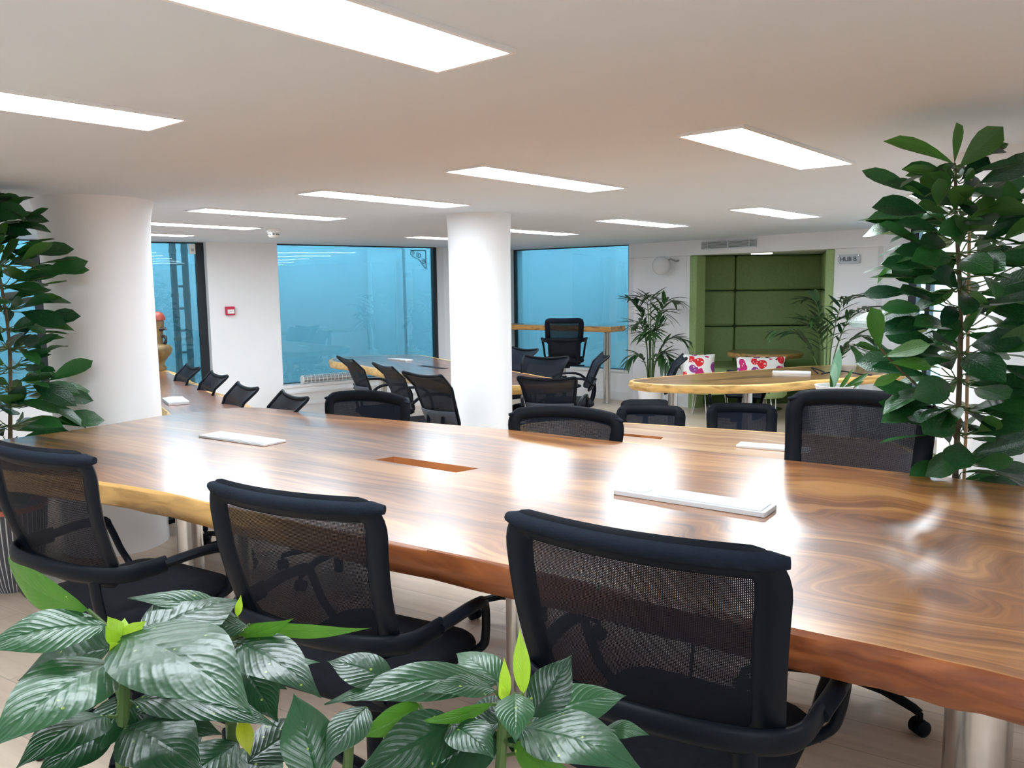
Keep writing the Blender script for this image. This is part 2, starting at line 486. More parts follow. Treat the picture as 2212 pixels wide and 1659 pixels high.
M['mesh'] = mesh_cloth('black_mesh', (0.006, 0.007, 0.011), 0.085)
M['mesh_navy'] = mesh_cloth('navy_mesh', (0.009, 0.013, 0.024), 0.06)
M['mesh_wing'] = mesh_cloth('dense_dark_mesh', (0.009, 0.012, 0.021), 0.03)
M['steel'] = plain('brushed_steel', (0.62, 0.61, 0.60), 0.22, metal=1.0, noise=0.05, scale=20)
M['chrome'] = plain('white_wire', (0.75, 0.76, 0.78), 0.25, metal=0.6, noise=0.02)
M['alu'] = plain('aluminium', (0.72, 0.74, 0.76), 0.35, metal=0.7, noise=0.02)
M['red'] = plain('red_plastic', (0.55, 0.02, 0.06), 0.4, noise=0.05)
M['green'] = plain('green_upholstery', (0.32, 0.44, 0.19), 0.85, noise=0.08, scale=50, bump=0.15, bscale=200)
M['green_dark'] = plain('green_shadow_gap', (0.06, 0.10, 0.025), 0.9, noise=0.1)  # darker green puts shade of panel gaps and bench underside into colour
M['terracotta'] = plain('terracotta', (0.62, 0.17, 0.10), 0.7, noise=0.1)
M['soil'] = plain('soil', (0.05, 0.03, 0.02), 0.95, noise=0.4, scale=60, bump=0.5)
M['stem'] = plain('stem_green', (0.07, 0.13, 0.03), 0.6, noise=0.2, scale=30)
M['stem_brown'] = plain('stem_brown', (0.10, 0.075, 0.04), 0.75, noise=0.3, scale=30)
M['cane'] = plain('bamboo_cane', (0.55, 0.38, 0.22), 0.6, noise=0.1)
M['floral'] = floral('floral_print')
M['carved'] = plain('carved_wood', (0.17, 0.11, 0.04), 0.5, noise=0.3, scale=14)
M['carved_red'] = plain('carved_red', (0.25, 0.035, 0.015), 0.5, noise=0.2)
M['carved_dark'] = plain('carved_dark', (0.03, 0.02, 0.02), 0.5, noise=0.2)
M['mirror_cap'] = plain('mirror_dome', (0.80, 0.80, 0.83), 0.12, noise=0.01)
M['sign'] = plain('acrylic_sign', (0.55, 0.60, 0.63), 0.25, noise=0.03)
M['sign_text'] = plain('sign_letters', (0.06, 0.09, 0.11), 0.5, noise=0.03)
M['leaf_ficus'] = leaf_mat('ficus_leaf', (0.004, 0.034, 0.014), (0.024, 0.115, 0.026), 0.27, under=(0.055, 0.17, 0.035))
M['leaf_ficus_top'] = leaf_mat('ficus_leaf_young', (0.020, 0.085, 0.010), (0.06, 0.18, 0.02), 0.35, under=(0.07, 0.19, 0.03))
M['leaf_palm'] = leaf_mat('palm_leaf', (0.012, 0.050, 0.016), (0.045, 0.125, 0.03), 0.4)
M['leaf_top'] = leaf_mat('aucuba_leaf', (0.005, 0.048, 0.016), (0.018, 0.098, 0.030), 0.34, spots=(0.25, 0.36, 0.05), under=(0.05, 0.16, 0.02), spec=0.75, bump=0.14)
M['leaf_dark'] = leaf_mat('aucuba_leaf_shaded', (0.003, 0.026, 0.009), (0.009, 0.054, 0.018), 0.30, spots=(0.22, 0.33, 0.05), under=(0.03, 0.11, 0.02), spec=0.5, bump=0.12)  # darker copy of the aucuba leaf, shade among leaves put into colour
M['leaf_under'] = leaf_mat('aucuba_leaf_back', (0.05, 0.17, 0.012), (0.085, 0.24, 0.02), 0.4, spots=(0.55, 0.62, 0.12), spec=0.4)
M['leaf_bud'] = leaf_mat('aucuba_bud', (0.28, 0.50, 0.02), (0.45, 0.68, 0.04), 0.4)
M['leaf_yellow'] = leaf_mat('aucuba_yellow_leaf', (0.40, 0.46, 0.01), (0.55, 0.58, 0.02), 0.4)
M['leaf_pale'] = leaf_mat('pale_leaf', (0.20, 0.42, 0.27), (0.36, 0.58, 0.42), 0.35)

def stripes():
    m, nt, b = mat('striped_pot'); L = nt.links.new; N = nt.nodes.new
    tc = N('ShaderNodeTexCoord'); sp = N('ShaderNodeSeparateXYZ'); L(tc.outputs['Object'], sp.inputs[0])
    at_ = N('ShaderNodeMath'); at_.operation = 'ARCTAN2'; L(sp.outputs['Y'], at_.inputs[0]); L(sp.outputs['X'], at_.inputs[1])
    mu = N('ShaderNodeMath'); mu.operation = 'MULTIPLY'; mu.inputs[1].default_value = 44 / (2 * PI); L(at_.outputs[0], mu.inputs[0])
    fr = N('ShaderNodeMath'); fr.operation = 'FRACT'; L(mu.outputs[0], fr.inputs[0])
    lt = N('ShaderNodeMath'); lt.operation = 'LESS_THAN'; lt.inputs[1].default_value = 0.22; L(fr.outputs[0], lt.inputs[0])
    mx = N('ShaderNodeMix'); mx.data_type = 'RGBA'; mx.inputs['A'].default_value = (0.075, 0.08, 0.095, 1); mx.inputs['B'].default_value = (0.62, 0.64, 0.66, 1)
    L(lt.outputs[0], mx.inputs['Factor']); L(mx.outputs['Result'], b.inputs['Base Color']); b.inputs['Roughness'].default_value = 0.7
    return m
M['stripes'] = stripes()

# ================================================================== THE ROOM
H = 2.02
def seg(name, A, B, z0, z1, th=0.2, m='wall', ext=0.0):
    """wall box whose inner face runs A -> B with the room on the right-hand side; thickness goes to the left"""
    A = Vector(A); B = Vector(B); d = (B - A).normalized(); n = V(-d.y, d.x)
    A = A - d * ext; B = B + d * ext
    mb = MB().prism([tuple(A), tuple(B), tuple(B + n * th), tuple(A + n * th)], z0, z1)
    return struct(mb.obj(name, M[m], smooth=0))

def off(P, d): return (P[0] + d[0], P[1] + d[1])
L0 = (-5.6, 7.357); P428 = (-3.372, 8.782); P445 = (-3.285, 8.838); P598 = (-2.637, 9.253); P958 = (-0.862, 10.553)
W2L = (0.017, 11.65); W2R = (1.516, 10.48); HC_ = (3.605, 7.89); RF = (3.853, 7.872); RG = (4.36, 7.0)

struct(MB().prism([(-6.0, -2.7), (4.6, -2.7), (4.6, 7.3), (4.4, 11.2), (1.7, 12.2), (0.2, 12.0), (-6.0, 8.2)], -0.1, 0.0).obj('floor', M['floor'], smooth=0))
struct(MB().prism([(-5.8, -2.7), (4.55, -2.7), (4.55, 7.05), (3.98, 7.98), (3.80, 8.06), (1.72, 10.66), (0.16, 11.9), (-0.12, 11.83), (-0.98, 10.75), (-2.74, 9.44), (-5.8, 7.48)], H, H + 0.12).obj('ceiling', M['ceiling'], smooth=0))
seg('wall_left', (-5.6, -2.5), L0, 0, H)
seg('wall_back', (4.36, -2.5), (-5.6, -2.5), 0, H)
seg('wall_right', RG, (4.36, -2.5), 0, H)
SILL = 0.375
def nrm(A, B):
    d = (Vector(B) - Vector(A)).normalized(); return V(-d.y, d.x)
# pier between the first two windows, low walls below the glass, pier behind the middle column
seg('wall_pier_left', P445, P598, 0, H, 0.2)
seg('wall_below_window_left', L0, P445, 0, SILL, 0.2)
seg('wall_below_window_middle', P598, P958, 0, SILL, 0.2)
seg('wall_pier_middle', P958, W2L, 0, H, 0.2)
seg('wall_below_window_right', W2L, W2R, 0, SILL, 0.2)
# the wall of the booth, set back below its bulkhead
nb = nrm(W2R, HC_)
J0 = (2.094, 9.765); J1 = (3.252, 8.327)
sb = nb * 0.10
seg('wall_booth_left', off(W2R, sb), off(J0, sb), 0, 1.845, 0.15)
seg('wall_booth_right', off(J1, sb), off(HC_, sb), 0, 1.845, 0.15)
struct(MB().prism([W2R, HC_, off(HC_, nb * 0.26), off(W2R, nb * 0.26)], 1.845, H).obj('wall_bulkhead', M['wall'], smooth=0))
seg('wall_reveal_right', HC_, RF, 0, H, 0.3)
seg('wall_below_window_far_right', RF, RG, 0, 0.15, 0.15)
# baseboards
def base(name, A, B, h_=0.11):
    n = nrm(A, B)
    A2 = off(A, -n * 0.014); B2 = off(B, -n * 0.014)
    return struct(MB().prism([A2, B2, B, A], 0, h_).obj(name, M['trim'], smooth=0))
n3_ = nrm(W2L, W2R); np_ = nrm(P958, W2L)
struct(MB().prism([W2R, off(W2R, nb * 0.26), off(W2R, nb * 0.26 + n3_ * 0.25), off(W2R, n3_ * 0.25)], 0, H).obj('wall_jamb_right', M['wall'], smooth=0))
struct(MB().prism([W2L, off(W2L, n3_ * 0.25), off(W2L, np_ * 0.25)], 0, H).obj('wall_jamb_left', M['wall'], smooth=0))
base('baseboard_right', W2L, W2R)
base('baseboard_booth_left', off(W2R, sb), off(J0, sb), 0.13)
base('baseboard_booth_right', off(J1, sb), off(HC_, sb), 0.13)
base('baseboard_left', P445, P598, 0.12)

# windows: frame with pane
def window(name, A, B, rec, z0, z1, fw=0.05, left=True, right=True, mull=(), bottom=True, rw=None):
    n = nrm(A, B); A = Vector(A) + n * rec; B = Vector(B) + n * rec
    d = (B - A).normalized(); Ln = (B - A).length
    mb = MB()
    def post(t, w_):
        c = A + d * t + n * 0.03
        mb.box((c.x, c.y, (z0 + z1) / 2), (w_, 0.07, z1 - z0), rz=math.atan2(d.y, d.x))
    if left: post(fw / 2, fw)
    if right: post(Ln - (rw or fw) / 2, rw or fw)
    for t, w_ in mull: post(t, w_)
    c = (A + B) / 2 + n * 0.03
    if bottom: mb.box((c.x, c.y, z0 + 0.015), (Ln, 0.06, 0.03), rz=math.atan2(d.y, d.x))
    mb.box((c.x, c.y, z1 - 0.006), (Ln, 0.06, 0.012), rz=math.atan2(d.y, d.x))
    o = struct(mb.obj(name, M['frame'], smooth=0))
    p = MB(); q = (A + B) / 2 + n * 0.045
    p.box((q.x, q.y, (z0 + z1) / 2), (Ln - 0.01, 0.006, z1 - z0 - 0.01), rz=math.atan2(d.y, d.x))
    pane = p.obj('pane', M['clear_glass' if name == 'window_4' else 'glass'], o, smooth=0)
    # sill board
    s = MB(); A3 = A - n * rec; B3 = B - n * rec
    return o
window('window_1', L0, P445, 0.13, SILL, H, 0.05, left=True, right=True, mull=((1.19, 0.15),), rw=0.085)
window('window_2', P598, P958, 0.13, SILL, H, 0.012, rw=0.085)
window('window_3', W2L, W2R, 0.05, SILL, H, 0.02, rw=0.03)
window('window_4', RF, RG, 0.0, 0.15, H, 0.085, mull=((0.20, 0.05),))
for k, (A, B) in enumerate(((P598, P958), (W2L, W2R))):
    n = nrm(A, B); a = off(A, n * 0.12); b_ = off(B, n * 0.12)
    struct(MB().prism([off(A, -n * 0.03), off(B, -n * 0.03), b_, a], SILL - 0.005, SILL + 0.025).obj('trim_%d' % (k + 1), M['trim'], smooth=0))

# round columns
def column(name, x, y, r, flare=0.0):
    prof = [(r, 0.0), (r, H - 0.25), (r + flare * 0.3, H - 0.10), (r + flare, H)]
    return struct(MB().lathe(prof, 48, (x, y, 0)).obj(name, M['wall'], smooth=60))
column('wall_column_left', -2.385, 4.72, 0.288, 0.03)
column('wall_column_middle', -0.226, 5.96, 0.226, 0.01)
column('wall_column_right', 2.20, 3.42, 0.33, 0.02)

# ------------------------------------------------------------------ light well outside the windows
yard = [(-7.4, 7.4), (-4.4, 10.1), (-2.7, 11.25), (-0.9, 12.6), (0.3, 13.5), (2.3, 12.0), (5.2, 11.6), (6.0, 6.0)]
mb = MB()
for a, b_ in zip(yard, yard[1:]):
    n = nrm(a, b_); mb.prism([a, b_, off(b_, n * 0.2), off(a, n * 0.2)], -0.1, 4.2)
struct(mb.obj('wall_yard', M['ext'], smooth=0))
struct(MB().prism([(-7.6, 6.5), (-5.85, 7.5), (-2.75, 9.48), (-0.98, 10.8), (0.1, 11.95), (1.7, 10.75), (1.9, 10.85), (3.9, 11.0), (4.6, 9), (4.7, 6.9), (6.2, 6), (5.4, 11.8), (2.3, 12.3), (0.3, 13.7), (-2.8, 11.5), (-4.5, 10.4), (-7.6, 7.5)], -0.12, -0.02).obj('ground', M['ground'], smooth=0))
# pilasters of the yard wall
mb = MB()
def pil(t0, a, b_, w_, th):
    a = Vector(a); b_ = Vector(b_); d = (b_ - a).normalized(); n = nrm(a, b_); c = a.lerp(b_, t0) - n * th / 2
    mb.box((c.x, c.y, 2.0), (w_, th, 4.2), rz=math.atan2(d.y, d.x))
pil(0.45, yard[2], yard[3], 0.42, 0.10); pil(0.5, yard[1], yard[2], 0.4, 0.1); pil(0.75, yard[4], yard[5], 0.35, 0.12)
struct(mb.obj('wall_yard_pilasters', M['ext2'], smooth=0))

# ------------------------------------------------------------------ ceiling lights
LX, LW = 1.129, 0.25
la = math.radians(49.64)
def light_proto():
    t = thing('ceiling_light', (0, 0, H), 'x', 'light', la)
    fr = MB(); e = 0.012
    for (cx, cy, sx, sy) in ((0, LW / 2 - e / 2, LX, e), (0, -LW / 2 + e / 2, LX, e), (LX / 2 - e / 2, 0, e, LW - 2 * e), (-LX / 2 + e / 2, 0, e, LW - 2 * e)):
        fr.box((cx, cy, -0.005), (sx, sy, 0.010))
    fr.obj('light_frame', M['white_plastic'], t, smooth=0)
    MB().box((0, 0, -0.003), (LX - 2 * e - 0.004, LW - 2 * e - 0.004, 0.004)).obj('diffuser', M['panel'], t, smooth=0)
    return t
lp = light_proto()
LIGHTS = [(-0.441, 1.506, 'large bright ceiling panel overhead, nearest the camera at the top of the picture'),
 (-1.427, 2.172, 'ceiling panel cut off by the left edge of the picture'),
 (1.041, 3.241, 'wide ceiling panel overhead on the right, left of the tall plant'),
 (0.164, 4.034, 'ceiling panel in the middle, second from the camera in the row towards the booth'),
 (-0.703, 4.82, 'ceiling panel just left of and in front of the middle column'),
 (1.973, 6.06, 'ceiling panel on the right, in front of the booth bulkhead and air vent'),
 (1.129, 6.881, 'ceiling panel to the right of the middle column, left of the one before the vent'),
 (-1.642, 5.677, 'long thin ceiling panel between the left column and the smoke detector'),
 (-2.526, 6.517, 'ceiling panel half hidden by the left column, left of the smoke detector'),
 (-3.40, 7.33, 'furthest ceiling panel by the left window, half hidden by the left column'),
 (-0.62, 8.72, 'far ceiling panel by the middle window, part hidden behind the middle column'),
 (0.24, 7.815, 'ceiling panel peeping out on the right side of the middle column'),
 (2.83, 5.27, 'ceiling panel seen through the top leaves of the tall plant on the right'),
 (-1.95, -0.22, 'unseen ceiling panel added behind the camera on the left'), (0.45, -0.35, 'unseen ceiling panel added behind the camera in the middle'),  # unseen panels from here on are added to light the room
 (2.35, 1.0, 'unseen ceiling panel added out of frame to the right of the large table'), (-3.3, 1.3, 'unseen ceiling panel added out of frame to the left of the large table'),
 (1.2, -1.6, 'unseen ceiling panel added at the back of the room on the right'), (-3.0, -1.5, 'unseen ceiling panel added at the back of the room on the left')]
for i, (x, y, lab) in enumerate(LIGHTS):
    o = lp if i == 0 else copy_tree(lp)
    o.location = (x, y, H); tag(o, lab, 'light', 'ceiling light panels')

# smoke detector
t = thing('smoke_detector', (-2.05, 7.10, H), 'white smoke detector on the ceiling with small dark vents', 'detector')
MB().lathe([(0.06, 0), (0.06, -0.02), (0.052, -0.03)], 24).obj('mounting_plate', M['white_plastic'], t)
MB().lathe([(0.047, -0.03), (0.047, -0.055), (0.034, -0.07), (0.012, -0.074)], 24).obj('sensor_head', M['white_plastic'], t)
mb = MB()
for k in range(10):
    a = 2 * PI * k / 10; mb.box((0.046 * math.cos(a), 0.046 * math.sin(a), -0.045), (0.006, 0.016, 0.010), rz=a)
mb.obj('vent_slots', M['frame'], t, smooth=0)

# fire call point on the left pier
d1 = (Vector(P598) - Vector(P445)).normalized(); a1 = math.atan2(d1.y, d1.x)
t = thing('fire_call_point', (-3.105, 8.945, 1.275), 'small red fire alarm call point on white pier between left windows', 'alarm', a1)
MB().box((0, -0.022, 0), (0.098, 0.044, 0.094)).obj('housing', M['red'], t, bevel=0.006)
MB().box((0.004, -0.046, -0.008), (0.070, 0.005, 0.046)).obj('glass_pane', M['white_plastic'], t)
tag(t.children[1], 'white break glass panel')
MB().box((0.004, -0.049, -0.008), (0.028, 0.002, 0.006)).obj('mark', M['grey_plastic'], t, smooth=0)

# small white sensor at the top of the left window frame
t = thing('alarm_sensor', (-3.395, 8.725, 1.95), 'small white box sensor at top of black frame of left window', 'sensor', a1)
MB().box((0, -0.005, -0.01), (0.062, 0.05, 0.105)).obj('housing', M['white_plastic'], t, bevel=0.006)
MB().box((0, -0.032, -0.02), (0.03, 0.005, 0.03)).obj('lens', M['grey_plastic'], t, bevel=0.003)

# convector heater on the sill of the middle window
d2 = (Vector(P958) - Vector(P598)).normalized(); a2 = math.atan2(d2.y, d2.x); n2_ = nrm(P598, P958)
hc = Vector(P598) + d2 * 0.56 - n2_ * 0.02
t = thing('tube_heater', (hc.x, hc.y, SILL + 0.025), 'white tube heater in a wire guard on sill of middle window', 'heater', a2)
mb = MB(); R90 = Matrix.Rotation(PI / 2, 3, 'Y')
hl = 0.68
g = MB()
for k in range(15):
    x = -hl / 2 + hl * k / 14
    g.tube([(x, 0.05 * math.cos(a), 0.052 + 0.05 * math.sin(a)) for a in [PI * 2 * q / 12 for q in range(12)]], 0.0032, 4, closed=True, up=(1, 0, 0))
for q in range(9):
    a = 2 * PI * q / 9 + 0.3
    g.tube([(-hl / 2, 0.05 * math.cos(a), 0.052 + 0.05 * math.sin(a)), (hl / 2, 0.05 * math.cos(a), 0.052 + 0.05 * math.sin(a))], 0.0022, 4)
g.obj('wire_guard', M['white_plastic'], t, smooth=0)
MB().tube([(-hl / 2 + 0.01, 0, 0.052), (hl / 2 - 0.01, 0, 0.052)], 0.034, 16).obj('heating_tube', M['grey_plastic'], t)
for s in (-1, 1):
    MB().lathe([(0.052, -0.006), (0.052, 0.006)], 20, (s * hl / 2, 0, 0.052), R=R90).obj('end_cap', M['white_plastic'], t)
# panelled casing below the sill
t2 = struct(MB().prism([off(P598, -n2_ * 0.02), off(P958, -n2_ * 0.02), P958, P598], 0.0, SILL - 0.005).obj('trim_3', M['trim'], smooth=0))
for z in (0.16, 0.30):
    struct(MB().prism([off(P598, -n2_ * 0.035), off(P958, -n2_ * 0.035), off(P958, -n2_ * 0.02), off(P598, -n2_ * 0.02)], z, z + 0.02).obj('trim_4', M['trim'], smooth=0))

# things in the yard behind the glass
n1 = nrm(P445, P598)
for q, (x, y) in enumerate(((-3.80, 9.20), (-3.675, 9.22))):
    t = thing('drainpipe', (x, y, 0), 'brown iron drainpipe behind the left window, %s' % ('the one nearer the left column' if q == 0 else 'the one nearer the black frame'), 'pipe', a1, 'drainpipes in the yard')
    MB().tube([(0, 0, 0), (0, 0, 4.0)], 0.036, 14).obj('pipe', M['pipe'], t)
    for z in (0.35, 0.95, 1.45, 1.95, 2.6):
        MB().lathe([(0.042, -0.02), (0.042, 0.02)], 14, (0, 0, z)).obj('collar', M['pipe'], t)
    if q == 0:
        for z in (0.55, 0.8, 1.05, 1.3, 1.55, 1.8):
            MB().box((0.07, 0.0, z), (0.06, 0.02, 0.025)).obj('bracket', M['pipe'], t, smooth=0)
t = thing('waste_pipe', (-1.55, 11.86, 0), 'thin pale downpipe with elbow on yard wall behind the middle window', 'pipe')
MB().tube([(-0.48, -0.40, 2.12), (-0.05, -0.04, 2.10), (0, 0, 2.06), (0, 0, 0.0)], 0.022, 10).obj('pipe', M['grey_plastic'], t)
MB().lathe([(0.03, 0), (0.03, 0.05)], 10, (0, 0, 1.2)).obj('collar', M['grey_plastic'], t)
t = thing('yard_lamp', (-2.12, 11.30, 2.14), 'small grey lamp on yard wall at top of the middle window', 'lamp')
MB().tube([(0, 0.2, 0.05), (0, 0.1, 0.06), (0, 0, 0.02)], 0.012, 8).obj('arm', M['grey_plastic'], t)
MB().lathe([(0.02, 0.03), (0.06, -0.04), (0.055, -0.05)], 16, (0, 0, 0)).obj('lamp_shade', M['grey_plastic'], t)
t = thing('scroll_bracket', (-1.10, 10.62, 1.82), 'black wrought iron scroll bracket outside top corner of middle window', 'bracket', a2)
def spiral(cx, cz, r0, a0, turns, flip=1):
    return [(cx + flip * r0 * (1 - 0.75 * k / 24) * math.cos(a0 + turns * 2 * PI * k / 24), 0, cz + r0 * (1 - 0.75 * k / 24) * math.sin(a0 + turns * 2 * PI * k / 24)) for k in range(25)]
MB().tube([(-0.23, 0, 0.16), (0.0, 0, 0.16)], 0.006, 6).tube([(0.0, 0, 0.16), (0.0, 0, -0.08)], 0.006, 6).obj('bar', M['frame'], t)
for pts in (spiral(-0.20, 0.12, 0.035, 0, 1.4), spiral(-0.10, 0.10, 0.04, 2, 1.4), spiral(-0.04, 0.02, 0.035, 1, 1.4, -1)):
    MB().tube(pts, 0.005, 6, up=(0, 1, 0)).obj('scroll', M['frame'], t)
MB().tube([(-0.2, 0, 0.085), (-0.1, 0, 0.04), (-0.01, 0, -0.07)], 0.005, 6).obj('brace', M['frame'], t)

# ================================================================== THE BOOTH
bd = (Vector(HC_) - Vector(W2R)).normalized(); ba = math.atan2(bd.y, bd.x)
bt = thing('seating_booth', (2.9, 9.6, 0), 'green upholstered alcove booth with padded wall panels and bench seat', 'booth')
def bpanel(name, A, B, z0, z1, th, m='green', bev=0.03):
    A = Vector(A); B = Vector(B); d = (B - A).normalized(); n = nrm(A, B)
    c = (A + B) / 2 - n * th / 2
    return MB().box((c.x, c.y, (z0 + z1) / 2), ((B - A).length - 0.012, th, z1 - z0 - 0.012), rz=math.atan2(d.y, d.x)).obj(name, M[m], bt, bevel=bev, world=True)
BL = (2.43, 10.62); BM = (2.92, 10.62); BR = (4.10, 10.62); SL = (2.18, 9.86); SR = (3.34, 8.42)
zz = (0.40, 0.953, 1.415, 1.87)
for i in range(3):
    bpanel('back_panel', BL, BM, zz[i], zz[i + 1], 0.07); bpanel('back_panel', BM, BR, zz[i], zz[i + 1], 0.07)
    bpanel('side_panel', SL, BL, zz[i], zz[i + 1], 0.06); bpanel('side_panel', BR, SR, zz[i], zz[i + 1], 0.06)
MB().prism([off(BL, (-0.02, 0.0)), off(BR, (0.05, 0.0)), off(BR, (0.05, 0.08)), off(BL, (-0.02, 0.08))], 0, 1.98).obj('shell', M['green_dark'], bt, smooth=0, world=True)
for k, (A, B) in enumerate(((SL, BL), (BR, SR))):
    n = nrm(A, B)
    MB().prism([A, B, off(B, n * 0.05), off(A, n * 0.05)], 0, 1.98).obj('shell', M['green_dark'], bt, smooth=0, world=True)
MB().prism([off(J0, nb * 0.27), off(J1, nb * 0.27), (3.45, 8.5), (4.2, 10.7), (2.4, 10.7), (2.15, 9.95)], 1.872, 1.98).obj('booth_ceiling', M['wall'], bt, smooth=0, world=True)
for (P, s, wd) in ((J0, 1, 0.10), (J1, -1, 0.09)):
    c = Vector(P) + bd * s * wd / 2 + nb * 0.17
    MB().box((c.x, c.y, 0.9), (wd, 0.18, 1.885), rz=ba).obj('jamb', M['green'], bt, bevel=0.012, world=True)
bench = [(2.26, 9.98), (2.44, 10.53), (4.0, 10.53), (3.74, 9.85), (3.2, 9.98), (2.86, 9.86), (2.62, 9.60), (2.42, 9.62)]
bo = smooth_closed([Vector((x, y, 0)) for x, y in bench], 3); bo = [(p[0], p[1]) for p in bo]
MB().prism(bo, 0.33, 0.50).obj('bench_seat', M['green'], bt, bevel=0.04, world=True)
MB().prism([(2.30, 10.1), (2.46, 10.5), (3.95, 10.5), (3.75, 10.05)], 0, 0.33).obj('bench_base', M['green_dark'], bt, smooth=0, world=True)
# ceiling lamp of the booth
t = thing('booth_lamp', (2.87, 9.33, 1.868), 'small bright lamp strip under the ceiling of the green booth', 'lamp', -0.1)
MB().box((0, 0, -0.01), (0.24, 0.07, 0.02)).obj('lamp_base', M['white_plastic'], t, bevel=0.004)
MB().box((0, 0, -0.026), (0.23, 0.06, 0.014)).obj('diffuser', M['lamp'], t, bevel=0.005)

# air vent in the bulkhead
vc = Vector((2.478, 9.287)) - nb * 0.002
t = thing('air_vent', (vc.x, vc.y, 1.948), 'grey slatted air vent set in white bulkhead above the booth', 'vent', ba)
vw, vh = 0.74, 0.085
MB().box((0, 0.0, 0), (vw, 0.006, vh)).obj('backing', M['grey_plastic'], t, smooth=0)
mb = MB()
for (cx, cz, sx, sz) in ((0, vh / 2, vw, 0.008), (0, -vh / 2, vw, 0.008), (-vw / 2, 0, 0.008, vh), (vw / 2, 0, 0.008, vh), (0, 0, 0.012, vh), (-vw * 0.38, 0, 0.010, vh), (vw * 0.38, 0, 0.010, vh)):
    mb.box((cx, -0.008, cz), (sx, 0.014, sz))
mb.obj('vent_frame', M['alu'], t, smooth=0)
for k in range(6):
    MB().box((0, -0.009, -vh / 2 + vh * (k + 0.7) / 6.4), (vw - 0.01, 0.004, 0.008), mat=Matrix.Rotation(0.6, 3, 'X')).obj('slat', M['alu'], t, smooth=0)

# convex mirror with its arm
t = thing('convex_mirror', (1.84, 9.98, 1.735), 'pale dome mirror on a bent arm under the bulkhead, left of booth', 'mirror', ba + 0.35)
Rm = Matrix.Rotation(PI / 2, 3, 'X')
MB().lathe([(0.11, -0.02), (0.113, 0.0), (0.105, 0.022), (0.08, 0.05), (0.04, 0.068), (0.004, 0.073)], 28, (0, 0, 0), R=Rm).obj('dome', M['mirror_cap'], t, smooth=70)
MB().tube([(0.0, 0.03, 0.02), (0.10, 0.06, 0.08), (0.17, 0.05, 0.05), (0.2, 0.14, 0.06)], 0.010, 8).obj('arm', M['grey_plastic'], t)
MB().box((0.22, 0.15, 0.06), (0.06, 0.02, 0.06)).obj('wall_plate', M['white_plastic'], t, bevel=0.004)

# sign
sp = Vector((3.395, 8.312)) + nb * 0.02
wp = Vector(J1) + bd * 0.165 + sb - nb * 0.016
t = thing('hub_sign', (wp.x, wp.y, 1.735), 'grey acrylic wall sign reading HUB B beside the booth', 'sign', ba)
MB().box((0, 0, 0), (0.24, 0.006, 0.092)).obj('plate', M['sign'], t, bevel=0.002)
for sx in (-1, 1):
    for sz in (-1, 1):
        MB().lathe([(0.009, -0.016), (0.009, 0.012), (0.006, 0.016)], 10, (sx * 0.105, 0, sz * 0.034), R=Rm).obj('standoff', M['steel'], t)
cu = bpy.data.curves.new('lettering', 'FONT'); cu.body = 'HUB B'; cu.size = 0.062; cu.align_x = 'CENTER'; cu.align_y = 'CENTER'; cu.extrude = 0.001; cu.offset = 0.0012
cu.materials.append(M['sign_text'])
o_ = bpy.data.objects.new('lettering_curve', cu); COL.objects.link(o_); me_ = bpy.data.meshes.new_from_object(o_, depsgraph=bpy.context.evaluated_depsgraph_get()); bpy.data.objects.remove(o_)
o = bpy.data.objects.new('lettering', me_); COL.objects.link(o); o.parent = t; o.location = (-0.005, -0.005, 0); o.rotation_euler = (PI / 2, 0, 0)

# ================================================================== TABLES
RT = -0.585
M['t1_top'] = wood_top('walnut_slab_top', RT, [(0.34, (0.068, 0.023, 0.011)), (0.43, (0.185, 0.064, 0.020)), (0.52, (0.32, 0.122, 0.034)), (0.62, (0.50, 0.235, 0.070))], centre=(1.15, 1.9, 0.8), swirl=0.6)
M['t1_edge'] = wood_edge('slab_edge', RT, (0.33, 0.17, 0.05), (0.62, 0.36, 0.12), (-1.95, -1.5), (0.13, 0.030, 0.010), (0.33, 0.105, 0.030))
M['t2_top'] = wood_top('light_slab_top', RT, [(0.34, (0.26, 0.10, 0.04)), (0.44, (0.42, 0.20, 0.085)), (0.54, (0.54, 0.30, 0.14)), (0.66, (0.66, 0.44, 0.22))], scale=(0.5, 4.5, 1), swirl=0.3)
M['t4_top'] = wood_top('dark_slab_top', -1.05, [(0.34, (0.08, 0.026, 0.012)), (0.44, (0.17, 0.055, 0.024)), (0.54, (0.27, 0.10, 0.042)), (0.66, (0.40, 0.17, 0.07))], swirl=0.35)
M['t3_top'] = wood_top('brown_slab_top', 0.35, [(0.34, (0.10, 0.042, 0.016)), (0.44, (0.22, 0.10, 0.036)), (0.54, (0.34, 0.17, 0.06)), (0.66, (0.50, 0.28, 0.11))], swirl=0.35)
M['sap_edge'] = wood_edge('sapwood_edge', 0.35, (0.42, 0.21, 0.05), (0.70, 0.43, 0.14))

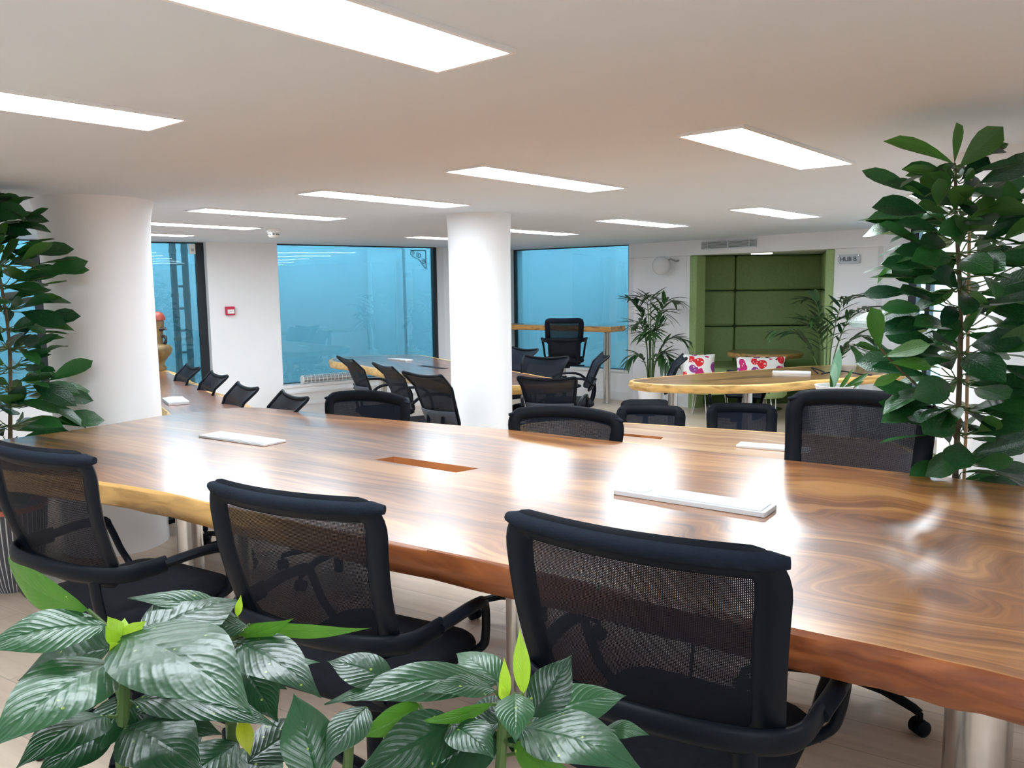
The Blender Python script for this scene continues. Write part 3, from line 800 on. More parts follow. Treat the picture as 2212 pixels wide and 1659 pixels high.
def slab(name, out, z0, z1, top, edge, parent, holes=(), wav=0.006, seed=1, band=0.0):
    rnd = random.Random(seed)
    n = len(out)
    a = sum(out[i][0] * out[(i + 1) % n][1] - out[(i + 1) % n][0] * out[i][1] for i in range(n))
    if a < 0: out = out[::-1]
    P = [Vector((x, y)) for x, y in out]
    N = []
    for i in range(n):
        d = (P[(i + 1) % n] - P[i - 1]).normalized(); N.append(V(d.y, -d.x))
    th = z1 - z0
    levels = [(z0, -0.016), (z0 + 0.012, -0.003), (z0 + th * 0.5, 0.006), (z1 - 0.010, 0.003), (z1 - 0.003, -0.001), (z1, -0.006)]
    mb = MB(); rings = []
    jit = [[rnd.uniform(-wav, wav) for _ in range(n)] for _ in levels]
    for li, (z, o_) in enumerate(levels):
        w_ = 0 if li >= 4 else 1
        rings.append([(P[i].x + N[i].x * (o_ + w_ * jit[li][i]), P[i].y + N[i].y * (o_ + w_ * jit[li][i]), z) for i in range(n)])
    if band:            # pale sapwood shows on top along the live edge
        bw = [(band(P[i]) if callable(band) else band) * rnd.uniform(0.75, 1.2) + 0.007 for i in range(n)]
        rings.append([(P[i].x - N[i].x * bw[i], P[i].y - N[i].y * bw[i], z1) for i in range(n)])
    mb.loft(rings, m=1, cap=False)
    for zr, flip in ((rings[-1], False), (rings[0], True)):
        polys = [[Vector(p) for p in zr]] + [[Vector((x, y, zr[0][2])) for x, y in h_] for h_ in holes]
        flat = [p for q in polys for p in q]
        tris = tessellate_polygon(polys)
        fs = []
        for t_ in tris:
            p, q, r_ = (flat[k] for k in t_)
            up = (q - p).cross(r_ - p).z > 0
            fs.append(tuple(t_) if up != flip else tuple(t_)[::-1])
        mb.add(flat, fs, 0)
    for h_ in holes:
        k = len(h_)
        aa = sum(h_[i][0] * h_[(i + 1) % k][1] - h_[(i + 1) % k][0] * h_[i][1] for i in range(k))
        hh = h_ if aa < 0 else h_[::-1]
        mb.add([(x, y, z0) for x, y in hh] + [(x, y, z1) for x, y in hh], [(i, (i + 1) % k, k + (i + 1) % k, k + i) for i in range(k)], 2)
    return mb.obj(name, [top, edge, M['hole']] if holes else [top, edge], parent, smooth=35, world=True)

M['hole'] = plain('cut_wood', (0.42, 0.15, 0.045), 0.5, noise=0.25, scale=9)

def leg(parent, x, y, r, h_):
    o = MB().lathe([(r, 0.012), (r, h_)], 28, (x, y, 0)).obj('leg', M['steel'], parent, world=True)
    MB().lathe([(r * 1.25, 0.0), (r * 1.25, 0.010), (r * 1.02, 0.014)], 28, (x, y, 0)).obj('foot_plate', M['steel'], o, world=True)
    MB().lathe([(r * 1.6, h_ - 0.008), (r * 1.6, h_)], 28, (x, y, 0)).obj('top_plate', M['steel'], o, world=True)
    return o

def power_module(c, dirv, L_, W_, z, label, disc=True, h_=0.012):
    a = math.atan2(dirv[1], dirv[0])
    t = thing('power_module', (c[0], c[1], z), label, 'power module', a, 'table power modules')
    MB().prism(rrect(L_, W_, 0.006, 3), 0.0, h_).obj('housing', M['module'], t, bevel=0.002)
    MB().prism(rrect(L_ * 0.66, W_ * 0.86, 0.004, 2, cx=L_ * 0.14), h_, h_ + 0.0025).obj('socket_cover', M['module'], t, smooth=0)
    if disc:
        MB().lathe([(W_ * 0.36, h_), (W_ * 0.36, h_ + 0.002), (W_ * 0.33, h_ + 0.003)], 28, (-L_ * 0.36, 0, 0)).obj('charging_disc', M['alu'], t)
    return t

# --- big table in front
t1z0, t1z1 = 0.73, 0.82
far = [(-2.45, 3.36), (-2.44, 3.60), (-2.36, 3.76), (-2.19, 3.945), (-1.926, 4.40), (-1.70, 4.605), (-1.475, 4.655), (-1.037, 4.40), (-0.49, 4.082), (-0.015, 3.82), (0.49, 3.474), (1.065, 3.078), (1.466, 2.808), (1.702, 2.629), (2.25, 2.25)]
near = [(2.42, 1.75), (2.2, 1.2), (1.6, 0.80), (1.15, 1.06), (0.869, 1.309), (0.765, 1.386), (0.684, 1.445), (0.555, 1.527), (0.293, 1.704), (0.013, 1.898), (-0.346, 2.125), (-0.624, 2.301), (-0.947, 2.513), (-1.175, 2.676), (-1.52, 2.865), (-2.0, 3.07), (-2.3, 3.20)]
o1 = smooth_closed([V(x, y, 0) for x, y in far + near], 3); o1 = [(p[0], p[1]) for p in o1]
hole1 = [(-0.552, 3.172), (-0.486, 3.230), (-0.128, 2.991), (-0.211, 2.927)]
T1 = thing('slab_table', (0.0, 2.8, 0), 'long glossy dark walnut slab table filling the foreground, with a cut-out slot', 'table')
slab('tabletop', o1, t1z0, t1z1, M['t1_top'], M['t1_edge'], T1, [hole1], seed=3)
for (x, y) in ((0.03, 2.60), (1.145, 1.885), (-1.20, 3.40), (-1.55, 3.75), (1.85, 1.7)): leg(T1, x, y, 0.075 if x > 0.5 else 0.06, t1z0)
ux = Vector((0.81, -0.585)).normalized()
power_module((-1.243, 3.646), (0.40, -0.262), 0.46, 0.125, t1z1, 'flat white power module on the far left part of the big table', h_=0.010)
power_module((0.563, 2.485), (0.41, -0.292), 0.50, 0.115, t1z1, 'long white power module with a round charging disc, nearest on the big table', h_=0.016)

# --- second table behind on the right
o2 = [(0.05, 4.38), (0.06, 4.55), (0.25, 4.66), (0.45, 4.65), (0.633, 4.578), (1.004, 4.398), (1.454, 4.182), (1.914, 3.94), (2.12, 3.83), (2.40, 4.0), (2.75, 3.9), (2.75, 3.82), (1.80, 3.24), (1.68, 3.10), (1.25, 3.42), (0.85, 3.72), (0.60, 3.94), (0.25, 4.15)]
o2 = [(0.05, 4.38), (0.06, 4.55), (0.25, 4.66), (0.45, 4.65), (0.633, 4.578), (1.004, 4.398), (1.454, 4.182), (1.82, 3.98), (1.88, 3.85), (1.82, 3.45), (1.72, 3.16), (1.60, 3.16), (1.25, 3.42), (0.85, 3.72), (0.60, 3.94), (0.25, 4.15)]
o2 = smooth_closed([V(x, y, 0) for x, y in o2], 3); o2 = [(p[0], p[1]) for p in o2]
T2 = thing('slab_table', (1.0, 4.0, 0), 'lighter straight-grained slab table just behind the big table on the right', 'table')
hole2 = [(0.56, 4.165), (0.585, 4.225), (0.779, 4.108), (0.755, 4.046)]
slab('tabletop', o2, 0.655, 0.72, M['t2_top'], M['sap_edge'], T2, [hole2], seed=5, band=0.022)
for (x, y) in ((0.55, 4.3), (1.5, 3.75)): leg(T2, x, y, 0.05, 0.655)
power_module((1.24, 3.78), (0.28, -0.155), 0.33, 0.10, 0.72, 'white power module on the lighter table, seen beside the tall navy chair')

# --- booth-side table, far right
s = 0.74 / 0.7
o3 = [(x * s, y * s) for x, y in [(0.869, 5.881), (0.897, 5.997), (0.997, 6.079), (1.359, 6.298), (1.858, 6.52), (2.539, 6.84), (2.938, 6.85), (3.22, 6.617), (3.258, 6.39), (2.925, 6.153), (2.518, 5.944), (2.19, 5.8), (1.9, 5.633), (1.593, 5.583), (1.214, 5.622), (0.972, 5.728)]]
o3 = smooth_closed([V(x, y, 0) for x, y in o3], 3); o3 = [(p[0], p[1]) for p in o3]
T3 = thing('slab_table', (2.1, 6.5, 0), 'slab table with pale yellow live edge and steel legs before the booth', 'table')
slab('tabletop', o3, 0.695, 0.76, M['t3_top'], M['sap_edge'], T3, seed=7, band=0.025)
for (x, y) in ((1.235, 6.15), (1.83, 6.22), (2.9, 6.8)): leg(T3, x, y, 0.036, 0.695)
power_module((2.31, 6.63), (0.27, -0.10), 0.30, 0.09, 0.76, 'white power module on the yellow-edged table before the booth', h_=0.018)
t = tag(MB().tube(smooth_open([(2.50, 6.56, 0.768), (2.50, 6.70, 0.80), (2.58, 6.62, 0.768), (2.52, 6.52, 0.768), (2.66, 6.50, 0.79), (2.80, 6.45, 0.768), (2.86, 6.38, 0.768)], 6), 0.006, 6).obj('power_cable', M['black_plastic']), 'black cable curled on the yellow-edged table beside its power module', 'cable')

# --- table behind the middle column
k4 = 0.78 / 0.7
o4 = [(x * k4, y * k4) for x, y in [(-1.781, 7.871), (-1.777, 8.35), (-1.255, 8.50), (-0.955, 8.45), (-0.69, 7.976), (0.009, 6.739), (0.206, 6.361), (0.431, 5.927), (0.364, 5.791), (0.006, 5.717), (-0.26, 5.59), (-0.426, 5.627), (-0.752, 6.334), (-1.43, 7.404)]]
o4 = smooth_closed([V(x, y, 0) for x, y in o4], 3); o4 = [(p[0], p[1]) for p in o4]
T4 = thing('slab_table', (-0.7, 7.6, 0), 'dark slab table with golden edge passing behind the middle column', 'table')
slab('tabletop', o4, 0.645, 0.72, M['t4_top'], M['sap_edge'], T4, seed=9, band=0.03)
for (x, y) in ((-1.4, 8.7), (-0.45, 7.5), (0.15, 6.7)): leg(T4, x, y, 0.045, 0.645)
power_module((-1.22, 8.78), (0.25, -0.28), 0.36, 0.10, 0.72, 'white power module on the dark table behind the middle column')
MB().box((-0.78, 7.95, 0.721), (0.45, 0.07, 0.002), rz=-0.9).obj('slot_cover', M['black_plastic'], T4, smooth=0, world=True)

# --- table at the far left
o5 = [(-3.42, 7.74), (-3.12, 7.41), (-2.78, 6.88), (-2.60, 6.55), (-2.35, 6.24), (-2.16, 5.86), (-1.98, 5.64), (-1.74, 5.24), (-1.58, 4.95), (-1.60, 4.80), (-1.80, 4.70), (-2.00, 4.64), (-2.06, 4.80), (-2.22, 5.08), (-2.85, 6.1), (-3.6, 7.2), (-3.75, 7.6)]
o5 = smooth_closed([V(x, y, 0) for x, y in o5], 3); o5 = [(p[0], p[1]) for p in o5]
T5 = thing('slab_table', (-2.6, 6.3, 0), 'reddish slab table with a wavy cream edge, behind the left column', 'table')
slab('tabletop', o5, 0.70, 0.76, M['t4_top'], M['sap_edge'], T5, wav=0.012, seed=11, band=lambda p: 0.05 if (-p.x / p.y < 0.43 and p.y > 4.95) else 0.0)
for (x, y) in ((-2.15, 5.45), (-3.2, 7.1)): leg(T5, x, y, 0.045, 0.70)
power_module((-2.25, 5.35), (0.16, -0.27), 0.30, 0.13, 0.76, 'white power module on the far left table beside the left column', h_=0.02)

# --- bar table at the right window
n3 = nrm(W2L, W2R); d3 = (Vector(W2R) - Vector(W2L)).normalized()
A = Vector(W2L) - n3 * 0.06 + d3 * 0.06; B = Vector(W2R) - n3 * 0.06 + d3 * -0.01
bar_out = [tuple(A), tuple(B), tuple(B - n3 * 0.36), tuple(A - n3 * 0.36 + d3 * 0.1)]
rows = []
for a_, b_, c_ in ((bar_out[0], bar_out[1], 6), (bar_out[1], bar_out[2], 2), (bar_out[2], bar_out[3], 8), (bar_out[3], bar_out[0], 2)):
    for q in range(c_): rows.append((lerp(a_[0], b_[0], q / c_), lerp(a_[1], b_[1], q / c_)))
BT = thing('bar_table', (0.8, 10.8, 0), 'high wooden bar table on steel posts along the right blue window', 'table')
M['bar_edge'] = wood_edge('bar_edge', -0.66, (0.17, 0.05, 0.015), (0.60, 0.32, 0.10))
slab('tabletop', rows, 0.915, 0.985, M['t3_top'], M['bar_edge'], BT, seed=13)
for q in (0.05, 0.94):
    P = A.lerp(B, q) - n3 * 0.27; leg(BT, P.x, P.y, 0.045, 0.915)

# --- round table, ottomans and cushions of the booth
t = thing('round_table', (3.02, 9.62, 0), 'round wooden table with rough edge inside the green booth', 'table')
ring = [(0.43 * math.cos(2 * PI * k / 36) * (1 + 0.02 * math.sin(5 * k)), 0.43 * math.sin(2 * PI * k / 36) * (1 + 0.02 * math.cos(3 * k))) for k in range(36)]
M['round_edge'] = wood_edge('round_edge', 0.0, (0.10, 0.04, 0.015), (0.48, 0.26, 0.09))
slab('tabletop', [(x + 3.02, y + 9.62) for x, y in ring], 0.635, 0.695, M['t3_top'], M['round_edge'], t, seed=15)
MB().lathe([(0.035, 0.02), (0.035, 0.635)], 20).obj('post', M['steel'], t)
MB().lathe([(0.22, 0.0), (0.22, 0.012), (0.05, 0.03)], 28).obj('foot_plate', M['steel'], t)

def ottoman(x, y, r, lab, a0):
    t = thing('ottoman', (x, y, 0), lab, 'ottoman', 0, 'green ottomans before the booth')
    MB().lathe([(r * 0.9, 0.285), (r, 0.31), (r, 0.39), (r * 0.93, 0.415), (r * 0.5, 0.425), (0.001, 0.427)], 32).obj('seat', M['green'], t, smooth=60)
    for k in range(3):
        a = a0 + 2 * PI * k / 3
        c, s_ = math.cos(a), math.sin(a); e = V(-s_, c, 0) * 0.035
        top = V(c, s_, 0) * r * 0.72; bot = V(c, s_, 0) * r * 0.86
        MB().tube([top + e + V(0, 0, 0.29), bot + e * 0.3 + V(0, 0, 0.02), bot + V(0, 0, 0.006), bot - e * 0.3 + V(0, 0, 0.02), top - e + V(0, 0, 0.29)], 0.0055, 6).obj('hairpin_leg', M['chrome'], t)
    return t
ottoman(2.24, 9.08, 0.27, 'green round ottoman on white hairpin legs under left floral cushion', -1.9)
ottoman(2.72, 8.72, 0.26, 'green round ottoman on white hairpin legs under right floral cushion', -1.2)

def cushion(x, y, z, w_, h_, d_, rz, tilt, lab):
    mb = MB()
    def fn(sgn):
        def g_(u, v):
            a, b_ = u * 2 - 1, v * 2 - 1
            bul = max(0.0, (1 - a ** 4)) * max(0.0, (1 - b_ ** 4))
            pin = 1 - 0.05 * (a * a) * (1 - b_ * b_) * 0 
            return (a * w_ / 2 * (1 - 0.05 * (1 - b_ * b_) * abs(a)), sgn * d_ / 2 * bul ** 0.6, h_ / 2 + b_ * h_ / 2 * (1 - 0.05 * (1 - a * a) * abs(b_)))
        return g_
    mb.grid(fn(-1), 14, 12); mb.grid(fn(1), 14, 12)
    o = mb.obj('cushion', M['floral'], smooth=70)
    o.location = (x, y, z); o.rotation_euler = (tilt, 0, rz)
    return tag(o, lab, 'cushion', group='floral cushions')
cushion(2.10, 9.02, 0.436, 0.36, 0.29, 0.12, -0.1, -0.12, 'white cushion with a bright floral print on left ottoman, beside black chair')
cushion(2.70, 8.70, 0.436, 0.53, 0.28, 0.13, -0.05, -0.1, 'wide white cushion with pink floral print, in front of the round table')

# ================================================================== CHAIRS
# local frame: origin on the floor under the seat centre, the sitter looks along +y
def star_base(t, hub_z, rad=0.30, a0=0.3, ring=None):
    MB().lathe([(0.024, hub_z - 0.12), (0.024, hub_z + 0.22), (0.030, hub_z + 0.22), (0.030, hub_z + 0.28)], 14).obj('gas_column', M['black_plastic'], t)
    bs = MB().lathe([(0.045, hub_z - 0.025), (0.05, hub_z + 0.0), (0.042, hub_z + 0.03)], 16).obj('base', M['black_plastic'], t)
    for k in range(5):
        a = a0 + 2 * PI * k / 5; c, s_ = math.cos(a), math.sin(a)
        MB().tube([(c * 0.03, s_ * 0.03, hub_z), (c * rad * 0.6, s_ * rad * 0.6, hub_z - 0.004), (c * rad * 0.93, s_ * rad * 0.93, 0.085), (c * rad, s_ * rad, 0.075)], [(0.026, 0.020), (0.022, 0.017), (0.018, 0.014), (0.015, 0.013)], 8).obj('base_arm', M['black_plastic'], bs)
        R = Matrix.Rotation(a + 0.7 + k, 3, 'Z') @ Matrix.Rotation(PI / 2, 3, 'Y')
        cc = MB().lathe([(0.022, -0.026), (0.028, -0.022), (0.028, -0.005), (0.018, -0.003), (0.018, 0.003), (0.028, 0.005), (0.028, 0.022), (0.022, 0.026)], 14, (c * rad, s_ * rad, 0.0285), R=R)
        cc.lathe([(0.010, 0.03), (0.010, 0.075)], 8, (c * rad, s_ * rad, 0)).obj('caster', M['black_plastic'], bs)
    if ring:
        MB().tube([(0.2 * math.cos(2 * PI * k / 28), 0.2 * math.sin(2 * PI * k / 28), ring) for k in range(28)], 0.011, 8, closed=True).obj('foot_ring', M['black_plastic'], t)
        for k in range(3):
            a = 2 * PI * k / 3; MB().tube([(0.02 * math.cos(a), 0.02 * math.sin(a), ring), (0.2 * math.cos(a), 0.2 * math.sin(a), ring)], 0.008, 6).obj('ring_spoke', M['black_plastic'], t)

def pillow(mb, w_, d_, r, z0, z1, crown=0.015, dy=0.0):
    base_ = lambda ins: rrect(w_ - 2 * ins, d_ - 2 * ins, max(0.01, r - ins), 5, 0, dy)
    lv = [(z0, 0.02), (z0 + 0.01, 0.004), (lerp(z0, z1, 0.5), 0.0), (z1 - 0.012, 0.006), (z1, 0.022), (z1 + crown * 0.6, 0.08), (z1 + crown, 0.16)]
    mb.loft([[(x, y, z - (0.03 * max(0, (y - dy) / (d_ / 2) - 0.5) if z > z0 + 0.02 else 0)) for x, y in base_(i)] for z, i in lv])
    return mb

def task_chair(top=1.05, wt=0.53, wb=0.45, arch=0.0, zs=1.0, lab='x', seat_z=0.55, hoop=0.69, navy=False, stool=False, low=None):
    """mesh task chair: framed mesh back with a padded top roll, a hoop that runs round the back into both armrests"""
    t = thing('task_chair', (0, 0, 0), lab, 'chair')
    yb, yt = -0.25, -0.33
    zb = hoop - 0.03
    def S(s, v):
        w_ = lerp(wb, wt, v)
        return V(s * w_ / 2, lerp(yb, yt, v) - 0.02 * math.sin(PI * v) + 0.045 * s * s, lerp(zb, top - 0.02, v) + arch * (1 - s * s) * v)
    # frame loop in (s, v), rounded corners
    loop = rrect(2.0, 1.0, 0.16, 6, 0, 0.5)
    loop = [(x, y) for x, y in loop]
    dense = []
    for i in range(len(loop)):
        a, b_ = loop[i], loop[(i + 1) % len(loop)]
        dist = math.hypot(b_[0] - a[0], b_[1] - a[1]); k = max(1, int(dist / 0.12))
        for q in range(k): dense.append((lerp(a[0], b_[0], q / k), lerp(a[1], b_[1], q / k)))
    fp = [S(x * 0.95, y) for x, y in dense]
    MB().tube(fp, (0.032, 0.012), 8, closed=True, up=(0, 1, 0.1)).obj('back_frame', M['black_plastic'], t, smooth=60)
    MB().grid(lambda u, v: S(lerp(-0.93, 0.93, u), lerp(0.02, 0.985, v)) + V(0, 0.006, 0), 14, 10).obj('mesh_panel', M['mesh_navy'] if navy else M['mesh'], t, smooth=180)
    rail = [S(lerp(-1.03, 1.03, k / 18), 1.0) + V(0, -0.004, 0.004) for k in range(19)]
    rq = 0.012 if navy else 0.019
    rr = [(rq * 0.6, rq * 0.55)] + [(rq, rq)] * 17 + [(rq * 0.6, rq * 0.55)]
    MB().tube(rail, rr, 10, up=(0, 0, 1)).obj('top_rail', M['rail_fabric'], t, smooth=60)
    # hoop and armrests
    hw = wb / 2 + 0.055
    hp = smooth_open([(-hw, -0.10, hoop - 0.005), (-hw * 0.93, -0.22, hoop - 0.005), (-hw * 0.6, -0.285, hoop), (0, -0.305, hoop + 0.003), (hw * 0.6, -0.285, hoop), (hw * 0.93, -0.22, hoop - 0.005), (hw, -0.10, hoop - 0.005)], 5)
    MB().tube(hp, (0.013, 0.026), 10, up=(0, 0, 1)).obj('back_hoop', M['black_plastic'], t, smooth=60)
    for sx in (-1, 1):
        ap = smooth_open([(sx * hw, -0.11, hoop - 0.005), (sx * (hw + 0.01), -0.02, hoop + 0.0), (sx * (hw + 0.012), 0.05, hoop - 0.002), (sx * (hw + 0.012), 0.095, hoop - 0.012), (sx * (hw + 0.008), 0.115, hoop - 0.05), (sx * (hw - 0.005), 0.135, hoop - 0.12), (sx * (hw - 0.025), 0.15, seat_z - 0.03), (sx * (hw - 0.08), 0.14, seat_z - 0.07)], 4)
        rad_ = [(lerp(0.015, 0.017, min(1, k / 12)) if k < 14 else 0.012, 0.022 if k < 12 else 0.013) for k in range(len(ap))]
        MB().tube(ap, rad_, 8, up=(0, 0, 1) if False else (1, 0, 0.2)).obj('armrest', M['black_plastic'], t, smooth=60)
        MB().tube(smooth_open([(sx * wb * 0.42, -0.272, hoop), (sx * wb * 0.42, -0.262, hoop - 0.10), (sx * wb * 0.40, -0.235, seat_z - 0.02), (sx * wb * 0.34, -0.14, seat_z - 0.075)], 4), (0.024, 0.012), 8, up=(0, 1, 0)).obj('back_upright', M['black_plastic'], t, smooth=60)
    pillow(MB(), 0.48, 0.47, 0.09, seat_z - 0.065, seat_z - 0.01).obj('seat', M['black_fabric'], t, smooth=60)
    MB().prism(rrect(0.40, 0.38, 0.06, 4), seat_z - 0.09, seat_z - 0.064).obj('seat_pan', M['black_plastic'], t, bevel=0.006)
    MB().box((0, 0.0, seat_z - 0.115), (0.14, 0.20, 0.05)).obj('tilt_box', M['black_plastic'], t, bevel=0.01)
    MB().tube([(0.06, 0.03, seat_z - 0.115), (0.22, 0.04, seat_z - 0.12), (0.25, 0.04, seat_z - 0.12)], 0.008, 6).obj('tilt_lever', M['black_plastic'], t)
    if stool:
        MB().grid(lambda u, v: V(lerp(-wb * 0.40, wb * 0.40, u), lerp(-0.285, -0.25, v) - 0.01, lerp(hoop - 0.015, seat_z + 0.03, v)), 6, 4).obj('lower_back_panel', M['black_fabric'], t, smooth=180, solid=0.008)
    hub = 0.115
    star_base(t, hub, 0.31, 0.35, ring=0.27 if stool else None)
    t.children[-1]
    if seat_z - 0.14 > hub + 0.28:
        MB().lathe([(0.019, hub + 0.2), (0.019, seat_z - 0.12)], 12).obj('gas_rod', M['steel'], t)
    return t

def wing_chair(top=0.92, w_=0.44, lab='x', seat_z=0.47, zb=0.55, arms=True):
    """light mesh chair: one curved mesh shell whose top corners flare out, loop arms, lumbar band"""
    t = thing('mesh_chair', (0, 0, 0), lab, 'chair')
    yb, yt = -0.20, -0.33
    def S(s, v):
        ww = w_ * (0.80 + 0.20 * v + 0.06 * v ** 6)
        flare = max(0.0, v - 0.75) / 0.25
        return V(s * ww / 2, lerp(yb, yt, v) + 0.045 * s * s * (1 - 0.9 * flare) - 0.025 * flare * abs(s) ** 4, lerp(zb, top - 0.015, v) + 0.022 * (s * s - 0.55) * v ** 3)
    loop = rrect(2.0, 1.0, 0.10, 4, 0, 0.5); dense = []
    for i in range(len(loop)):
        a, b_ = loop[i], loop[(i + 1) % len(loop)]
        k = max(1, int(math.hypot(b_[0] - a[0], b_[1] - a[1]) / 0.14))
        for q in range(k): dense.append((lerp(a[0], b_[0], q / k), lerp(a[1], b_[1], q / k)))
    MB().tube([S(x, y) for x, y in dense], (0.013, 0.009), 6, closed=True, up=(0, 1, 0.1)).obj('back_frame', M['black_plastic'], t, smooth=60)
    MB().grid(lambda u, v: S(lerp(-0.98, 0.98, u), lerp(0.01, 0.99, v)), 10, 8).obj('mesh_panel', M['mesh_wing'], t, smooth=180)
    MB().grid(lambda u, v: S(lerp(-1.0, 1.0, u), lerp(0.02, 0.30, v)) + V(0, -0.018, 0), 8, 3).obj('lumbar_band', M['grey_mesh'], t, smooth=180, solid=0.008)
    for sx in (-1, 1):
        hw = w_ / 2 + 0.02
        if arms:
            MB().tube(smooth_open([(sx * hw * 0.9, -0.20, zb + 0.05), (sx * hw, -0.12, zb + 0.11), (sx * (hw + 0.01), 0.0, zb + 0.12), (sx * (hw + 0.01), 0.10, zb + 0.10), (sx * hw, 0.16, zb + 0.02), (sx * (hw - 0.03), 0.17, seat_z - 0.04)], 4), (0.012, 0.014), 6, up=(1, 0, 0.2)).obj('armrest', M['black_plastic'], t, smooth=60)
        MB().tube(smooth_open([(sx * 0.07, -0.225, zb + 0.10), (sx * 0.07, -0.235, zb - 0.02), (sx * 0.06, -0.19, seat_z - 0.05), (sx * 0.05, -0.05, seat_z - 0.075)], 4), (0.018, 0.011), 6, up=(0, 1, 0)).obj('back_upright', M['black_plastic'], t, smooth=60)
    pillow(MB(), 0.45, 0.44, 0.09, seat_z - 0.06, seat_z - 0.01).obj('seat', M['black_fabric'], t, smooth=60)
    MB().prism(rrect(0.38, 0.36, 0.06, 4), seat_z - 0.082, seat_z - 0.059).obj('seat_pan', M['black_plastic'], t, smooth=0)
    MB().box((0, 0.0, seat_z - 0.105), (0.13, 0.18, 0.048)).obj('tilt_box', M['black_plastic'], t, bevel=0.01)
    star_base(t, 0.10, 0.29, 0.5)
    return t
M['grey_mesh'] = plain('grey_lumbar', (0.045, 0.052, 0.070), 0.7, noise=0.15, scale=60)

protos = {}
def chair(kind, key, kw, cx, cy, face, lab, grp, yt=-0.33):
    """put a chair so that the middle of its top rail is above (cx, cy)"""
    if key not in protos:
        o = (task_chair if kind == 'task' else wing_chair)(lab=lab, **kw); protos[key] = o
    else:
        o = copy_tree(protos[key])
    f = Vector(face).normalized(); a = math.atan2(-f.x, f.y)
    o.location = (cx - f.x * yt, cy - f.y * yt, 0); o.rotation_euler = (0, 0, a)
    tag(o, lab, 'chair', grp)
    return o

G1 = 'black mesh task chairs along the near side of the big table'
chair('task', 'near', dict(top=1.05, wt=0.545, wb=0.49), -1.425, 2.31, (0.515, 0.857), 'black mesh task chair nearest the striped pot, cut by the left edge', G1)
chair('task', 'near2', dict(top=1.02, wt=0.53, wb=0.48, seat_z=0.53, hoop=0.665), -0.553, 1.862, (0.46, 0.888), 'black mesh task chair in the middle of the near side, behind the leafy shrubs', G1)
chair('task', 'near', {}, 0.203, 1.421, (0.536, 0.844), 'black mesh task chair closest to the camera, beside the steel leg', G1)
G2 = 'navy mesh task chairs along the far side of the big table'
chair('task', 'far', dict(top=0.90, wt=0.56, wb=0.49, arch=0.025, navy=True, seat_z=0.50, hoop=0.62), -0.79, 4.47, (-0.45, -0.89), 'navy mesh chair across the big table, left of the middle column', G2)
chair('task', 'far', {}, 0.262, 3.80, (-0.42, -0.91), 'navy mesh chair across the big table, right of the middle column', G2)
chair('task', 'tall', dict(top=1.065, wt=0.50, wb=0.46, arch=0.02, navy=True, seat_z=0.54, hoop=0.70), 1.325, 3.045, (-0.55, -0.83), 'tall navy mesh chair across the big table, beside the tall plant on the right', G2)
G3 = 'low navy mesh chairs on the far side of the light slab table'
chair('task', 'low', dict(top=0.775, wt=0.37, wb=0.35, navy=True, seat_z=0.46, hoop=0.56), 0.835, 4.80, (-0.28, -0.96), 'low navy mesh chair behind the light slab table, the left of two', G3)
chair('task', 'low', {}, 1.385, 4.83, (-0.22, -0.97), 'low navy mesh chair behind the light slab table, the right of two', G3)
G4 = 'black mesh chairs along the golden edge of the dark table'
wk = dict(top=0.92, w_=0.44, seat_z=0.47, zb=0.57)
chair('wing', 'w92', wk, -1.41, 6.87, (0.87, 0.49), 'black mesh chair with flared back at the golden edge, furthest left of three', G4)
chair('wing', 'w92', wk, -0.985, 6.20, (0.87, 0.49), 'black mesh chair with flared back at the golden edge, middle of three', G4)
chair('wing', 'w96', dict(top=0.96, w_=0.38, seat_z=0.50, zb=0.60, arms=False), -0.57, 5.16, (0.68, 0.73), 'black mesh chair with flared back at the golden edge, next to the middle column', G4)
G5 = 'dark mesh chairs along the wavy edge of the far left table'
wk5 = dict(top=0.90, w_=0.43, seat_z=0.46, zb=0.56)
for (x, y, lab) in ((-2.60, 6.53, 'dark mesh chair at the wavy edge table, furthest away by the black window frame'),
                    (-2.16, 5.90, 'dark mesh chair at the wavy edge table, second from the black window frame'),
                    (-1.71, 5.15, 'dark mesh chair at the wavy edge table, third from the black window frame'),
                    (-1.28, 4.67, 'dark mesh chair behind the big table, between the white pier and the tube heater')):
    chair('wing', 'w90', wk5, x, y, (-0.82, -0.57), lab, G5)
G6 = 'dark chairs around the right end of the dark table'
wk6 = dict(top=0.875, w_=0.43, seat_z=0.46, zb=0.55)
chair('wing', 'w87', wk6, 0.13, 8.35, (-0.80, -0.60), 'dark mesh chair furthest back beside the middle column, in front of the bar', G6)
chair('wing', 'w87', wk6, 0.31, 7.32, (-0.45, -0.89), 'blue grey mesh chair facing us behind the right end of the dark table', G6)
chair('wing', 'w83', dict(top=0.835, w_=0.43, seat_z=0.45, zb=0.53), 0.26, 5.98, (0.22, 0.97), 'dark mesh chair with its back to us at the right end of the dark table', G6)
chair('wing', 'w87', wk6, 0.86, 7.48, (-1.0, -0.03), 'dark mesh chair seen side-on, right of the dark table end', G6)
chair('task', 'stool', dict(top=1.11, wt=0.43, wb=0.41, seat_z=0.64, hoop=0.86, stool=True), 0.63, 9.62, (0.06, 1.0), 'tall black drafting chair standing at the high bar table', None)
G7 = 'black chairs around the yellow edged table'
chair('wing', 'w87n', dict(top=0.875, w_=0.43, seat_z=0.46, zb=0.55, arms=False), 1.53, 7.18, (-0.98, 0.12), 'black mesh chair at the left tip of the yellow-edged table, by the palm', G7)
chair('wing', 'w74', dict(top=0.72, w_=0.40, seat_z=0.44, zb=0.50), 2.15, 7.25, (-0.5, -0.86), 'low dark chair tucked under the yellow-edged table, in front of the floral cushion', G7)

